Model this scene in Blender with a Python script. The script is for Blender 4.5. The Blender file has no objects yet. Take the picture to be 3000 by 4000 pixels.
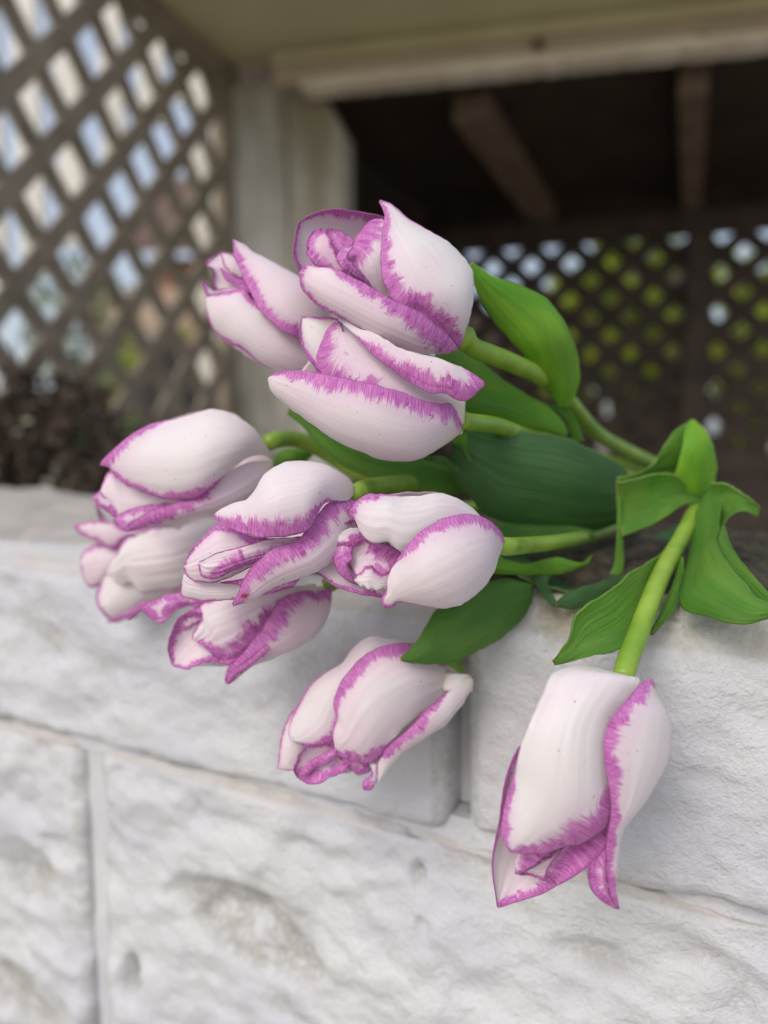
import bpy, math, random
import numpy as np
from mathutils import Vector, Matrix, noise as mnoise

# ------------------------------------------------------------------ camera, sky, sun, exposure
SC = bpy.context.scene
COL = SC.collection
H = 1.25                      # eye height of the phone above the ground
FPX = 2910.0                  # focal length in pixels of the 3000x4000 frame
PITCH = math.radians(6.0)
CP, SP = math.cos(PITCH), math.sin(PITCH)

cam = bpy.data.cameras.new('camera')
camo = bpy.data.objects.new('camera', cam)
COL.objects.link(camo)
camo.location = (0, 0, H)
camo.rotation_euler = (math.radians(90) - PITCH, 0, 0)
cam.sensor_fit = 'VERTICAL'
cam.sensor_height = 36.0
cam.lens = 36.0 * FPX / 4000.0
cam.clip_start = 0.01
cam.clip_end = 500
cam.dof.use_dof = True
cam.dof.focus_distance = 0.214
cam.dof.aperture_fstop = 5.2
SC.camera = camo

SUN_EL, SUN_AZ = math.radians(40), math.radians(214)     # azimuth clockwise from +Y: behind the camera, to its left
world = bpy.data.worlds.new('World')
SC.world = world
world.use_nodes = True
wn = world.node_tree
bg = wn.nodes['Background']
sky = wn.nodes.new('ShaderNodeTexSky')
sky.sky_type = 'NISHITA'
sky.sun_disc = False
sky.sun_elevation = SUN_EL
sky.sun_rotation = SUN_AZ
sky.air_density = 1.0
sky.dust_density = 4.0
sky.ozone_density = 0.6
sky.altitude = 0
# thin high overcast: the clear sky half veiled by even pale cloud
veil = wn.nodes.new('ShaderNodeMix'); veil.data_type = 'RGBA'
veil.inputs[0].default_value = 0.5
veil.inputs[7].default_value = (3.9, 4.15, 4.7, 1)
wn.links.new(sky.outputs[0], veil.inputs[6])
wn.links.new(veil.outputs[2], bg.inputs[0])
bg.inputs[1].default_value = 0.115

sl = bpy.data.lights.new('sun', 'SUN')
sl.energy = 0.82
sl.angle = math.radians(28)
sl.color = (1.0, 0.97, 0.92)
so = bpy.data.objects.new('sun', sl)
COL.objects.link(so)
sd = Vector((math.sin(SUN_AZ) * math.cos(SUN_EL), math.cos(SUN_AZ) * math.cos(SUN_EL), math.sin(SUN_EL)))
so.rotation_euler = sd.to_track_quat('Z', 'Y').to_euler()
so.location = (-2, -2, 6)

SC.view_settings.view_transform = 'Standard'
SC.view_settings.look = 'None'
SC.view_settings.exposure = 0.66
SC.view_settings.gamma = 1.0
SC.view_settings.use_curve_mapping = False
SC.render.engine = 'CYCLES'
SC.cycles.max_bounces = 8
SC.cycles.transparent_max_bounces = 8


# ------------------------------------------------------------------ helpers
def pix(px, py, dep):
    """point that the photograph shows at pixel (px, py), dep metres along the optical axis"""
    px = np.asarray(px, float); py = np.asarray(py, float); dep = np.asarray(dep, float)
    r = (px - 1500.0) / FPX; u = -(py - 2000.0) / FPX
    y = CP + u * SP; z = u * CP - SP
    return np.stack([r * dep, y * dep, H + z * dep], -1)


def at_y(px, py, y):
    """same, but at horizontal distance y"""
    u = -(py - 2000.0) / FPX
    return pix(px, py, y / (CP + u * SP))


def empty(name, loc, label=None, cat=None, group=None):
    o = bpy.data.objects.new(name, None)
    COL.objects.link(o)
    o.location = loc
    o.empty_display_size = 0.02
    tag(o, label, cat, group)
    return o


def tag(o, label=None, cat=None, group=None, kind=None):
    if label: o['label'] = label
    if cat: o['category'] = cat
    if group: o['group'] = group
    if kind: o['kind'] = kind
    return o


def mesh_obj(name, verts, faces, mat, parent=None, smooth=False, attrs=None):
    v = np.asarray(verts, float).reshape(-1, 3)
    if parent is not None:
        p = parent; off = Vector((0, 0, 0))
        while p is not None:
            off += p.location; p = p.parent
        v = v - np.array(off)
    me = bpy.data.meshes.new(name)
    me.from_pydata(v.tolist(), [], [tuple(int(i) for i in f) for f in faces])
    if attrs:
        for k, a in attrs.items():
            at = me.attributes.new(k, 'FLOAT', 'POINT')
            at.data.foreach_set('value', np.asarray(a, np.float32).ravel())
    me.validate()
    if smooth:
        me.polygons.foreach_set('use_smooth', [True] * len(me.polygons))
    me.materials.append(mat)
    me.update()
    o = bpy.data.objects.new(name, me)
    COL.objects.link(o)
    if parent is not None: o.parent = parent
    return o


class MB:
    """collects simple solids into one mesh"""
    def __init__(s): s.v = []; s.f = []
    def add(s, v, f):
        n = len(s.v); s.v += [tuple(map(float, p)) for p in v]; s.f += [tuple(i + n for i in q) for q in f]
        return s
    def prism(s, base, vec):
        base = [np.array(p, float) for p in base]; vec = np.array(vec, float); n = len(base)
        v = base + [p + vec for p in base]
        f = [tuple(range(n - 1, -1, -1)), tuple(range(n, 2 * n))] + [(i, (i + 1) % n, n + (i + 1) % n, n + i) for i in range(n)]
        return s.add(v, f)
    def box(s, o, ax, ay, az):
        o, ax, ay, az = (np.array(q, float) for q in (o, ax, ay, az))
        return s.prism([o, o + ax, o + ax + ay, o + ay], az)
    def tube(s, pts, rad, n=6):
        pts = np.array(pts, float); rad = np.broadcast_to(np.asarray(rad, float), (len(pts),))
        t = np.gradient(pts, axis=0); t /= np.linalg.norm(t, axis=1)[:, None] + 1e-12
        ref = np.array((0.0, 0, 1)) if abs(t[0][2]) < 0.9 else np.array((1.0, 0, 0))
        v = []; a = None
        for p, tt, r in zip(pts, t, rad):
            a = np.cross(tt, ref) if a is None else a - tt * a.dot(tt)
            a /= np.linalg.norm(a); b = np.cross(tt, a)
            for k in range(n):
                w = 2 * math.pi * k / n
                v.append(p + r * (math.cos(w) * a + math.sin(w) * b))
        f = []
        for i in range(len(pts) - 1):
            for k in range(n):
                f.append((i * n + k, i * n + (k + 1) % n, (i + 1) * n + (k + 1) % n, (i + 1) * n + k))
        m = len(pts) - 1
        f.append(tuple(range(n - 1, -1, -1))); f.append(tuple(m * n + k for k in range(n)))
        return s.add(v, f)
    def build(s, name, mat, parent=None, smooth=False, bevel=0):
        o = mesh_obj(name, s.v, s.f, mat, parent, smooth)
        if bevel:
            b = o.modifiers.new('b', 'BEVEL'); b.width = bevel; b.segments = 2; b.limit_method = 'ANGLE'
        return o


# ------------------------------------------------------------------ materials
def new_mat(name):
    m = bpy.data.materials.new(name); m.use_nodes = True
    nt = m.node_tree
    return m, nt, nt.nodes['Principled BSDF'], nt.nodes['Material Output']


def N(nt, t, **kw):
    n = nt.nodes.new(t)
    for k, v in kw.items():
        if k.startswith('i_'):
            key = k[2:]
            key = int(key) if key.isdigit() else key
            n.inputs[key].default_value = v
        else:
            setattr(n, k, v)
    return n


def math_(nt, op, a, b=None, c=None, clamp=False):
    n = nt.nodes.new('ShaderNodeMath'); n.operation = op; n.use_clamp = clamp
    for i, x in enumerate((a, b, c)):
        if x is None: continue
        if isinstance(x, (int, float)): n.inputs[i].default_value = x
        else: nt.links.new(x, n.inputs[i])
    return n.outputs[0]


def mix_(nt, f, a, b):
    n = nt.nodes.new('ShaderNodeMix'); n.data_type = 'RGBA'
    for s, x in ((n.inputs[0], f), (n.inputs[6], a), (n.inputs[7], b)):
        if isinstance(x, (int, float)): s.default_value = x
        elif isinstance(x, tuple): s.default_value = (*x, 1) if len(x) == 3 else x
        else: nt.links.new(x, s)
    return n.outputs[2]


def ramp_(nt, x, lo, hi):
    n = nt.nodes.new('ShaderNodeMapRange'); n.interpolation_type = 'SMOOTHSTEP'
    nt.links.new(x, n.inputs[0]); n.inputs[1].default_value = lo; n.inputs[2].default_value = hi
    return n.outputs[0]


def comb(nt, x, y, z):
    n = nt.nodes.new('ShaderNodeCombineXYZ')
    for i, q in enumerate((x, y, z)):
        if isinstance(q, (int, float)): n.inputs[i].default_value = q
        else: nt.links.new(q, n.inputs[i])
    return n.outputs[0]


def noise_(nt, vec, scale=1.0, detail=3.0, rough=0.55):
    n = nt.nodes.new('ShaderNodeTexNoise')
    n.inputs['Scale'].default_value = scale; n.inputs['Detail'].default_value = detail; n.inputs['Roughness'].default_value = rough
    if vec is not None: nt.links.new(vec, n.inputs['Vector'])
    return n.outputs['Fac']


def attr(nt, name):
    n = nt.nodes.new('ShaderNodeAttribute'); n.attribute_name = name
    return n.outputs['Fac']


def obj_rand(nt):
    return nt.nodes.new('ShaderNodeObjectInfo').outputs['Random']


def bump(nt, p, hgt, strength, dist):
    b = nt.nodes.new('ShaderNodeBump'); b.inputs['Strength'].default_value = strength; b.inputs['Distance'].default_value = dist
    nt.links.new(hgt, b.inputs['Height']); nt.links.new(b.outputs[0], p.inputs['Normal'])
    return b


def translucent(nt, p, out, colour, fac):
    t = nt.nodes.new('ShaderNodeBsdfTranslucent'); m = nt.nodes.new('ShaderNodeMixShader')
    m.inputs[0].default_value = fac
    nt.links.new(colour, t.inputs[0]); nt.links.new(p.outputs[0], m.inputs[1]); nt.links.new(t.outputs[0], m.inputs[2])
    nt.links.new(m.outputs[0], out.inputs[0])


def petal_material():
    m, nt, p, out = new_mat('tulip_petal')
    em, es, u, v, pk = attr(nt, 'em'), attr(nt, 'es'), attr(nt, 'pu'), attr(nt, 'pv'), attr(nt, 'pk')
    rnd = math_(nt, 'MULTIPLY', obj_rand(nt), 37.0)
    # feathered violet margin: streaks run in from the edge
    streak = noise_(nt, comb(nt, math_(nt, 'MULTIPLY', es, 3.6), math_(nt, 'MULTIPLY', em, 0.5), rnd), 1.0, 4.0, 0.68)
    broad = noise_(nt, comb(nt, math_(nt, 'MULTIPLY', es, 0.16), 0.0, rnd), 1.0, 3.0, 0.6)
    w = math_(nt, 'ADD', em, math_(nt, 'MULTIPLY', math_(nt, 'SUBTRACT', streak, 0.5), 2.3))
    w = math_(nt, 'ADD', w, math_(nt, 'MULTIPLY', math_(nt, 'SUBTRACT', broad, 0.5), 2.6))
    band = ramp_(nt, w, 1.20, 0.84)
    # stray flecks a little further in
    fl = noise_(nt, comb(nt, math_(nt, 'MULTIPLY', es, 3.4), math_(nt, 'MULTIPLY', em, 5.0), rnd), 1.0, 2.0)
    reach = ramp_(nt, em, 2.4, 1.0)
    fleck = math_(nt, 'MULTIPLY', ramp_(nt, math_(nt, 'ADD', fl, math_(nt, 'MULTIPLY', reach, 0.06)), 0.71, 0.75), reach)
    band = math_(nt, 'MAXIMUM', band, math_(nt, 'MULTIPLY', fleck, 0.75))
    # body of the petal
    veins = noise_(nt, comb(nt, math_(nt, 'MULTIPLY', v, 46.0), math_(nt, 'MULTIPLY', u, 2.2), rnd), 1.0, 3.0)
    cloud = noise_(nt, comb(nt, math_(nt, 'MULTIPLY', v, 2.0), math_(nt, 'MULTIPLY', u, 2.4), math_(nt, 'ADD', rnd, 9.0)), 1.0, 2.0)
    pinkf = math_(nt, 'ADD', math_(nt, 'MULTIPLY', ramp_(nt, cloud, 0.35, 0.7), 0.25), pk, clamp=True)
    body = mix_(nt, pinkf, (0.865, 0.835, 0.84), (0.84, 0.62, 0.745))
    body = mix_(nt, math_(nt, 'MULTIPLY', ramp_(nt, veins, 0.55, 0.8), 0.34), body, (0.72, 0.585, 0.665))
    body = mix_(nt, math_(nt, 'MULTIPLY', ramp_(nt, u, 0.16, 0.0), 0.5), body, (0.74, 0.74, 0.50))
    wash = math_(nt, 'MULTIPLY', ramp_(nt, math_(nt, 'ADD', em, math_(nt, 'MULTIPLY', streak, 0.9)), 3.2, 0.8), 0.42)
    body = mix_(nt, wash, body, (0.70, 0.42, 0.63))
    tone = noise_(nt, comb(nt, math_(nt, 'MULTIPLY', es, 5.0), math_(nt, 'MULTIPLY', em, 0.9), rnd), 1.0, 4.0, 0.65)
    violet = mix_(nt, ramp_(nt, tone, 0.35, 0.68), (0.47, 0.060, 0.40), (0.77, 0.31, 0.68))
    violet = mix_(nt, math_(nt, 'MULTIPLY', ramp_(nt, em, 0.075, 0.02), 0.5), violet, (0.20, 0.012, 0.14))
    col = mix_(nt, math_(nt, 'MULTIPLY', band, 0.95), body, violet)
    # small dark freckles
    geo = nt.nodes.new('ShaderNodeTexCoord')
    fr = noise_(nt, geo.outputs['Object'], 900.0, 1.0)
    col = mix_(nt, math_(nt, 'MULTIPLY', ramp_(nt, fr, 0.775, 0.79), 0.8), col, (0.25, 0.10, 0.18))
    nt.links.new(col, p.inputs['Base Color'])
    p.inputs['Roughness'].default_value = 0.52
    p.inputs['Specular IOR Level'].default_value = 0.35
    p.inputs['Sheen Weight'].default_value = 0.15
    bump(nt, p, math_(nt, 'ADD', veins, math_(nt, 'MULTIPLY', streak, 0.4)), 0.2, 0.0006)
    translucent(nt, p, out, col, 0.28)
    return m


def leaf_material():
    m, nt, p, out = new_mat('tulip_leaf')
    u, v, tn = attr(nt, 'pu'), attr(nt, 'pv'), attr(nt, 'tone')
    rnd = math_(nt, 'MULTIPLY', obj_rand(nt), 23.0)
    ribs = noise_(nt, comb(nt, math_(nt, 'MULTIPLY', v, 30.0), math_(nt, 'MULTIPLY', u, 0.8), rnd), 1.0, 3.0)
    cloud = noise_(nt, comb(nt, math_(nt, 'MULTIPLY', v, 2.5), math_(nt, 'MULTIPLY', u, 3.0), rnd), 1.0, 4.0)
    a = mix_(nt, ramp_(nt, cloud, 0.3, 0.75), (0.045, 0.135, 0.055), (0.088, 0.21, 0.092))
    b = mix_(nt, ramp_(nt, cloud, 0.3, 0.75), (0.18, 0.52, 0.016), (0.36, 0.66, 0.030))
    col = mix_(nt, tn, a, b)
    col = mix_(nt, math_(nt, 'MULTIPLY', ramp_(nt, ribs, 0.5, 0.75), 0.35), col, (0.15, 0.26, 0.11))
    edge = math_(nt, 'MULTIPLY', ramp_(nt, math_(nt, 'ABSOLUTE', math_(nt, 'SUBTRACT', v, 0.5)), 0.47, 0.5), 0.5)
    col = mix_(nt, edge, col, (0.30, 0.38, 0.12))
    tip = ramp_(nt, u, 0.985, 1.0)
    col = mix_(nt, math_(nt, 'MULTIPLY', tip, 0.8), col, (0.45, 0.30, 0.10))
    bloom = noise_(nt, comb(nt, math_(nt, 'MULTIPLY', v, 4.0), math_(nt, 'MULTIPLY', u, 2.0), math_(nt, 'ADD', rnd, 4.0)), 1.0, 5.0, 0.7)
    col = mix_(nt, math_(nt, 'MULTIPLY', ramp_(nt, bloom, 0.5, 0.75), 0.22), col, (0.17, 0.29, 0.20))
    fine = noise_(nt, comb(nt, math_(nt, 'MULTIPLY', v, 95.0), math_(nt, 'MULTIPLY', u, 1.2), rnd), 1.0, 2.0)
    col = mix_(nt, math_(nt, 'MULTIPLY', ramp_(nt, fine, 0.52, 0.72), 0.18), col, (0.02, 0.055, 0.015))
    nt.links.new(col, p.inputs['Base Color'])
    nt.links.new(math_(nt, 'ADD', 0.30, math_(nt, 'MULTIPLY', bloom, 0.35)), p.inputs['Roughness'])
    p.inputs['Specular IOR Level'].default_value = 0.45
    bump(nt, p, math_(nt, 'ADD', ribs, math_(nt, 'MULTIPLY', fine, 0.5)), 0.5, 0.001)
    tc = mix_(nt, 0.5, col, (0.40, 0.62, 0.02))
    translucent(nt, p, out, tc, 0.45)
    return m


def stem_material():
    m, nt, p, out = new_mat('tulip_stem')
    tc = nt.nodes.new('ShaderNodeTexCoord')
    n = noise_(nt, tc.outputs['Object'], 90.0, 3.0)
    col = mix_(nt, ramp_(nt, n, 0.3, 0.7), (0.16, 0.31, 0.025), (0.28, 0.42, 0.05))
    nt.links.new(col, p.inputs['Base Color'])
    p.inputs['Roughness'].default_value = 0.45
    p.inputs['Subsurface Weight'].default_value = 0.15
    p.inputs['Subsurface Radius'].default_value = (0.002, 0.003, 0.001)
    return m


def plain(name, c1, c2, scale=8.0, rough=0.8, bmp=0.0, stretch=None, detail=5.0):
    m, nt, p, out = new_mat(name)
    tc = nt.nodes.new('ShaderNodeTexCoord'); vec = tc.outputs['Object']
    if stretch:
        mp = nt.nodes.new('ShaderNodeMapping'); mp.inputs['Scale'].default_value = stretch
        nt.links.new(vec, mp.inputs[0]); vec = mp.outputs[0]
    n = noise_(nt, vec, scale, detail)
    col = mix_(nt, ramp_(nt, n, 0.32, 0.68), c1, c2)
    nt.links.new(col, p.inputs['Base Color'])
    p.inputs['Roughness'].default_value = rough
    if bmp: bump(nt, p, n, bmp, 0.01)
    return m


def paint_material():
    """thick white masonry paint over rough block: pits, greying in the hollows, a little moss"""
    m, nt, p, out = new_mat('white_masonry_paint')
    tc = nt.nodes.new('ShaderNodeTexCoord'); geo = nt.nodes.new('ShaderNodeNewGeometry')
    big = noise_(nt, tc.outputs['Object'], 14.0, 4.0)
    mid = noise_(nt, tc.outputs['Object'], 70.0, 6.0, 0.65)
    fine = noise_(nt, tc.outputs['Object'], 420.0, 4.0, 0.7)
    col = mix_(nt, ramp_(nt, big, 0.35, 0.68), (0.565, 0.58, 0.63), (0.635, 0.645, 0.66))
    col = mix_(nt, math_(nt, 'MULTIPLY', ramp_(nt, mid, 0.60, 0.78), 0.22), col, (0.50, 0.48, 0.45))
    col = mix_(nt, math_(nt, 'MULTIPLY', ramp_(nt, fine, 0.66, 0.80), 0.35), col, (0.42, 0.40, 0.36))
    moss = attr(nt, 'moss')
    mk = math_(nt, 'MULTIPLY', moss, ramp_(nt, mid, 0.42, 0.58))
    col = mix_(nt, mk, col, mix_(nt, ramp_(nt, fine, 0.4, 0.6), (0.10, 0.085, 0.05), (0.20, 0.20, 0.10)))
    greying = attr(nt, 'greying')
    col = mix_(nt, math_(nt, 'MULTIPLY', greying, ramp_(nt, math_(nt, 'ADD', mid, fine), 0.75, 1.15)), col, (0.40, 0.39, 0.365))  # greyer in sunken parts of the face and at block ends
    dust = attr(nt, 'dust')
    col = mix_(nt, math_(nt, 'MULTIPLY', dust, math_(nt, 'ADD', 0.35, math_(nt, 'MULTIPLY', big, 0.9)), clamp=True), col, (0.47, 0.42, 0.34))
    nt.links.new(col, p.inputs['Base Color'])
    p.inputs['Roughness'].default_value = 0.62
    p.inputs['Specular IOR Level'].default_value = 0.3
    bump(nt, p, math_(nt, 'ADD', math_(nt, 'MULTIPLY', mid, 1.0), math_(nt, 'MULTIPLY', fine, 0.5)), 0.8, 0.003)
    return m


M_PETAL = petal_material(); M_LEAF = leaf_material(); M_STEM = stem_material(); M_PAINT = paint_material()
M_MORTAR = plain('painted_mortar', (0.52, 0.50, 0.46), (0.68, 0.67, 0.64), 60, 0.8, 0.4)
M_SOFFIT = plain('soffit_paint', (0.60, 0.55, 0.33), (0.66, 0.61, 0.38), 5, 0.6)
M_BEAM = plain('beam_paint', (0.52, 0.43, 0.32), (0.60, 0.50, 0.38), 9, 0.6, 0.2)
M_LIP = plain('worn_cream_paint', (0.68, 0.60, 0.48), (0.82, 0.74, 0.62), 10, 0.65, 0.3)
M_POST = plain('weathered_post_paint', (0.25, 0.22, 0.14), (0.62, 0.60, 0.54), 6, 0.7, 0.2, (1, 1, 0.35))
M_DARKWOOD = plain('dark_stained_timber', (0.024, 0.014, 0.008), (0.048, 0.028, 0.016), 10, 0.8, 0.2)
M_RAFTER = plain('rafter_timber', (0.14, 0.095, 0.062), (0.20, 0.14, 0.09), 12, 0.8, 0.2)
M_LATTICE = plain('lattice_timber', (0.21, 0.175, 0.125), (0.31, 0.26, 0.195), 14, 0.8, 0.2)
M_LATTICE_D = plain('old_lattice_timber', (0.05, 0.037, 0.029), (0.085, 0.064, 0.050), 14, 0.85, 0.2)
M_SLAT = plain('pale_slat_paint', (0.62, 0.60, 0.54), (0.72, 0.70, 0.64), 4, 0.6)
M_TWIG = plain('dry_twig', (0.04, 0.028, 0.02), (0.09, 0.062, 0.042), 30, 0.9)
M_DEADLEAF = plain('withered_leaf', (0.03, 0.022, 0.016), (0.075, 0.05, 0.034), 20, 0.9)
def foliage(name, c1, c2, tr):
    m = plain(name, c1, c2, 6, 0.55)
    nt = m.node_tree; p = nt.nodes['Principled BSDF']; out = nt.nodes['Material Output']
    translucent(nt, p, out, mix_(nt, 0.35, p.inputs['Base Color'].links[0].from_socket, tr), 0.45)
    return m


M_FOL = foliage('shrub_leaf', (0.06, 0.10, 0.015), (0.50, 0.58, 0.05), (0.75, 0.88, 0.04))
M_FOL2 = plain('pale_shrub_leaf', (0.14, 0.20, 0.08), (0.30, 0.36, 0.20), 6, 0.6)
M_BRICK = plain('red_brick', (0.24, 0.12, 0.075), (0.34, 0.19, 0.13), 7, 0.85, 0.2)
M_ROOF = plain('brown_roof', (0.10, 0.065, 0.05), (0.17, 0.11, 0.085), 9, 0.85, 0.2)
M_SOIL = plain('shade_gap_soil', (0.018, 0.014, 0.009), (0.07, 0.06, 0.035), 120, 0.95, 0.6)  # near black, so the heap also gives the shade under the bouquet
M_BLACK = plain('black_cover', (0.008, 0.008, 0.008), (0.016, 0.015, 0.014), 10, 0.6)
M_GROUND = plain('pale_bounce_ground', (0.26, 0.235, 0.19), (0.40, 0.37, 0.31), 5, 0.95, 0.5)  # pale tone picked to bounce light up at soffit and flowers
M_TAN = plain('tan_fence_stain', (0.36, 0.25, 0.17), (0.50, 0.38, 0.28), 3, 0.8)
M_STONE = plain('pale_fence_paint', (0.42, 0.40, 0.35), (0.55, 0.53, 0.47), 3, 0.8)

# ------------------------------------------------------------------ ground
g = MB().add([(-80, -60, 0), (80, -60, 0), (80, 200, 0), (-80, 200, 0)], [(0, 1, 2, 3)])
tag(g.build('ground', M_GROUND), kind='structure')

# ------------------------------------------------------------------ white painted block wall
WO = np.array((-0.198, 0.371)); WS = np.array((0.8944, -0.4473)); WN = np.array((-0.4473, -0.8944))
WALL_T = 0.235


def wpt(s, n, z):
    q = WO + WS * s + WN * n
    return (q[0], q[1], z)


wall = empty('garden_wall', (*(WO + WN * -0.12), 0.0), 'white painted rough block wall that the tulips lie across', 'wall')


def fbm(x, y, z, sc, octv=4, seed=0.0):
    return mnoise.fractal(Vector((x * sc + seed, y * sc, z * sc)), 0.75, 2.1, octv)


def block(s0, s1, z0, z1, rough, seed, stepf=0.0022, face=0.0, dents=(), rt=0.0055):
    """one rough block: rounded-rectangle section swept along the wall, its ends rounded, its skin broken up"""
    r = 0.0055
    prof = []                                     # (n, z, outward n, outward z)
    def seg(p, q, on, oz, step):
        k = max(2, int(math.hypot(q[0] - p[0], q[1] - p[1]) / step))
        for i in range(k): prof.append((p[0] + (q[0] - p[0]) * i / k, p[1] + (q[1] - p[1]) * i / k, on, oz))
    def arc(cn, cz, a0, k=6, r=r):
        for i in range(k):
            a = a0 - math.pi / 2 * i / k
            prof.append((cn + r * math.cos(a), cz + r * math.sin(a), math.cos(a), math.sin(a)))
    seg((-WALL_T, z0 + r), (-WALL_T, z1 - r), -1, 0, 0.012)
    arc(-WALL_T + r, z1 - r, math.pi)
    seg((-WALL_T + r, z1), (face - rt, z1), 0, 1, 0.0045)
    arc(face - rt, z1 - rt, math.pi / 2, 6 if rt < 0.01 else 14, rt)
    seg((face, z1 - rt), (face, z0 + r), 1, 0, stepf)
    arc(face - r, z0 + r, 0)
    seg((face - r, z0), (-WALL_T + r, z0), 0, -1, 0.03)
    arc(-WALL_T + r, z0 + r, -math.pi / 2)
    L = s1 - s0
    ss = np.concatenate([np.linspace(0, 0.008, 6), np.linspace(0.008, L - 0.008, max(4, int(L / stepf)))[1:-1], np.linspace(L - 0.008, L, 6)])
    cn, cz = (face - WALL_T) / 2, (z0 + z1) / 2
    V = []; moss = []; greying = []; dust = []
    for s in ss:
        e = min(s, L - s); x = max(0.0, 1 - e / 0.008)
        ins = 0.005 * (1 - math.sqrt(max(0.0, 1 - x * x)))
        for (n, z, on, oz) in prof:
            S = s + s0
            d = rough * (1.1 * fbm(S, n, z, 9, 3, seed) + 0.85 * fbm(S, n * 1.3, z * 1.5, 28, 4, seed + 5) )
            f2 = fbm(S, n, z, 75, 3, seed + 11)
            d += rough * 0.30 * f2 + 0.00035 * fbm(S, n, z, 190, 3, seed + 31)
            if on > 0.5:
                d -= rough * 1.5 * max(0.0, fbm(S * 0.8, 0, z * 1.7, 17, 3, seed + 21) - 0.25)
            for (ds, dz, rs, rz, dd) in dents:
                q = ((S - ds) / rs) ** 2 + ((z - dz) / rz) ** 2
                if q < 1 and on > 0.2: d -= dd * (1 - q) ** 0.8
            if oz > 0.7: d += 0.004 * fbm(S, n, 0, 7, 2, 3.3)
            if n < -WALL_T + 0.07:
                wb = min(1.0, (-WALL_T + 0.07 - n) / 0.05)
                n -= wb * (0.030 - 0.115 * min(1, max(0, (S + 0.15) / 0.6)) + 0.010 * fbm(S, 0, 0, 9, 2, 8.1))
                if oz > 0.3: z += wb * (0.0045 * fbm(S, 0, 0, 13, 2, 2.2) - 0.001)
            nn = n + on * (d - ins); zz = z + oz * (d - ins)
            V.append(wpt(S, nn, zz))
            mv = math.exp(-(((S - 0.292) / 0.045) ** 2 + ((z - z1) / 0.013) ** 2 + ((n + 0.015) / 0.035) ** 2)) if z1 > H - 0.08 else 0
            moss.append(min(1, mv * 1.3))
            gr = max(0.0, min(1.0, -d / (rough * 1.1) - 0.45)) if on > 0.3 else (0.15 if oz > 0.5 else 0.4)
            if e < 0.006: gr = max(gr, 0.5)
            greying.append(gr)
            dust.append(0.9 if oz > 0.7 and n < -0.012 else (0.5 if oz > 0.3 else 0.0))
    nP = len(prof); F = []
    for i in range(len(ss) - 1):
        for k in range(nP):
            F.append((i * nP + k, (i + 1) * nP + k, (i + 1) * nP + (k + 1) % nP, i * nP + (k + 1) % nP))
    for i, flip in ((0, 0), (len(ss) - 1, 1)):
        c = len(V); V.append(wpt(s0 + ss[i] + (-1e-4 if i == 0 else 1e-4), cn, cz)); moss.append(0); greying.append(0.6); dust.append(0)
        for k in range(nP):
            t = (c, i * nP + k, i * nP + (k + 1) % nP)
            F.append(t if not flip else t[::-1])
    return mesh_obj('block', V, F, M_PAINT, wall, True, {'moss': moss, 'greying': greying, 'dust': dust})


def wall_sz(px, py):
    d = pix(px, py, 1.0) - np.array((0, 0, H))
    M = np.array(((d[0], -WS[0]), (d[1], -WS[1])))
    t, s = np.linalg.solve(M, WO)
    return s, H + t * d[2]


def dent(px, py, rx, ry, depth):
    s, z = wall_sz(px, py); s2, _ = wall_sz(px + rx, py); _, z2 = wall_sz(px, py + ry)
    return (s, z, abs(s2 - s), abs(z2 - z), depth)


ZT = H - 0.055; ZB = H - 0.148; J = 0.0035
for k, (a, b) in enumerate(((-0.53, -0.14), (-0.14, 0.25), (0.25, 0.64))):
    block(a + 0.0034, b - 0.0034, ZB + J / 2, ZT, 0.0024, 3.7 * k + 1, 0.0022 if k else 0.006, rt=0.017)
for k, (a, b) in enumerate(((-0.33, 0.06), (0.06, 0.45))):
    dn = (dent(90, 3420, 160, 130, .007), dent(230, 3330, 90, 60, .004), dent(60, 3900, 240, 130, .007), dent(300, 3650, 70, 200, .003)) if k == 0 else (dent(515, 3830, 42, 95, .012), dent(860, 3560, 240, 120, .008), dent(1000, 3700, 300, 140, .006), dent(1626, 3432, 26, 60, .006), dent(1590, 3250, 22, 26, .006), dent(1650, 3620, 22, 40, .004), dent(2900, 3560, 160, 60, .004), dent(2350, 3780, 220, 90, .004))
    block(a + 0.0055, b - 0.0055, ZB - 0.195, ZB - J / 2, 0.0038, 5.1 * k + 20, 0.0022, -0.001, dn)
for k, (a, b) in enumerate(((-0.14, 0.25), (0.25, 0.64))):       # a course below the frame carries the wall on down
    block(a + J / 2, b - J / 2, ZB - 0.395, ZB - 0.195 - J, 0.0038, 4.3 * k + 40, 0.008)
mo = MB()
for (z0, z1) in ((ZB - 0.39, ZT - 0.012),):
    mo.box(wpt(-0.52, -WALL_T + 0.060, z0), np.array((*(WS * 1.15), 0)), np.array((*(WN * (WALL_T - 0.085)), 0)), (0, 0, z1 - z0))
mo.box(wpt(-0.52, -WALL_T + 0.02, 0), np.array((*(WS * 1.15), 0)), np.array((*(WN * (WALL_T - 0.03)), 0)), (0, 0, ZB - 0.395))
for sj, za, zb in ((-0.14, ZB + 0.007, ZT - 0.004), (0.25, ZB + 0.007, ZT - 0.004), (-0.33, ZB - 0.195, ZB - 0.007), (0.06, ZB - 0.195, ZB - 0.007), (0.45, ZB - 0.195, ZB - 0.007)):
    mo.box(wpt(sj - 0.009, -0.05, za), np.array((*(WS * 0.018), 0)), np.array((*(WN * (0.034 if sj == 0.25 else 0.0425)), 0)), (0, 0, zb - za))
mo.box(wpt(-0.52, -0.03, ZB - 0.006), np.array((*(WS * 1.15), 0)), np.array((*(WN * 0.0245), 0)), (0, 0, 0.012))
mo.build('mortar', M_PAINT, wall)

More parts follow.
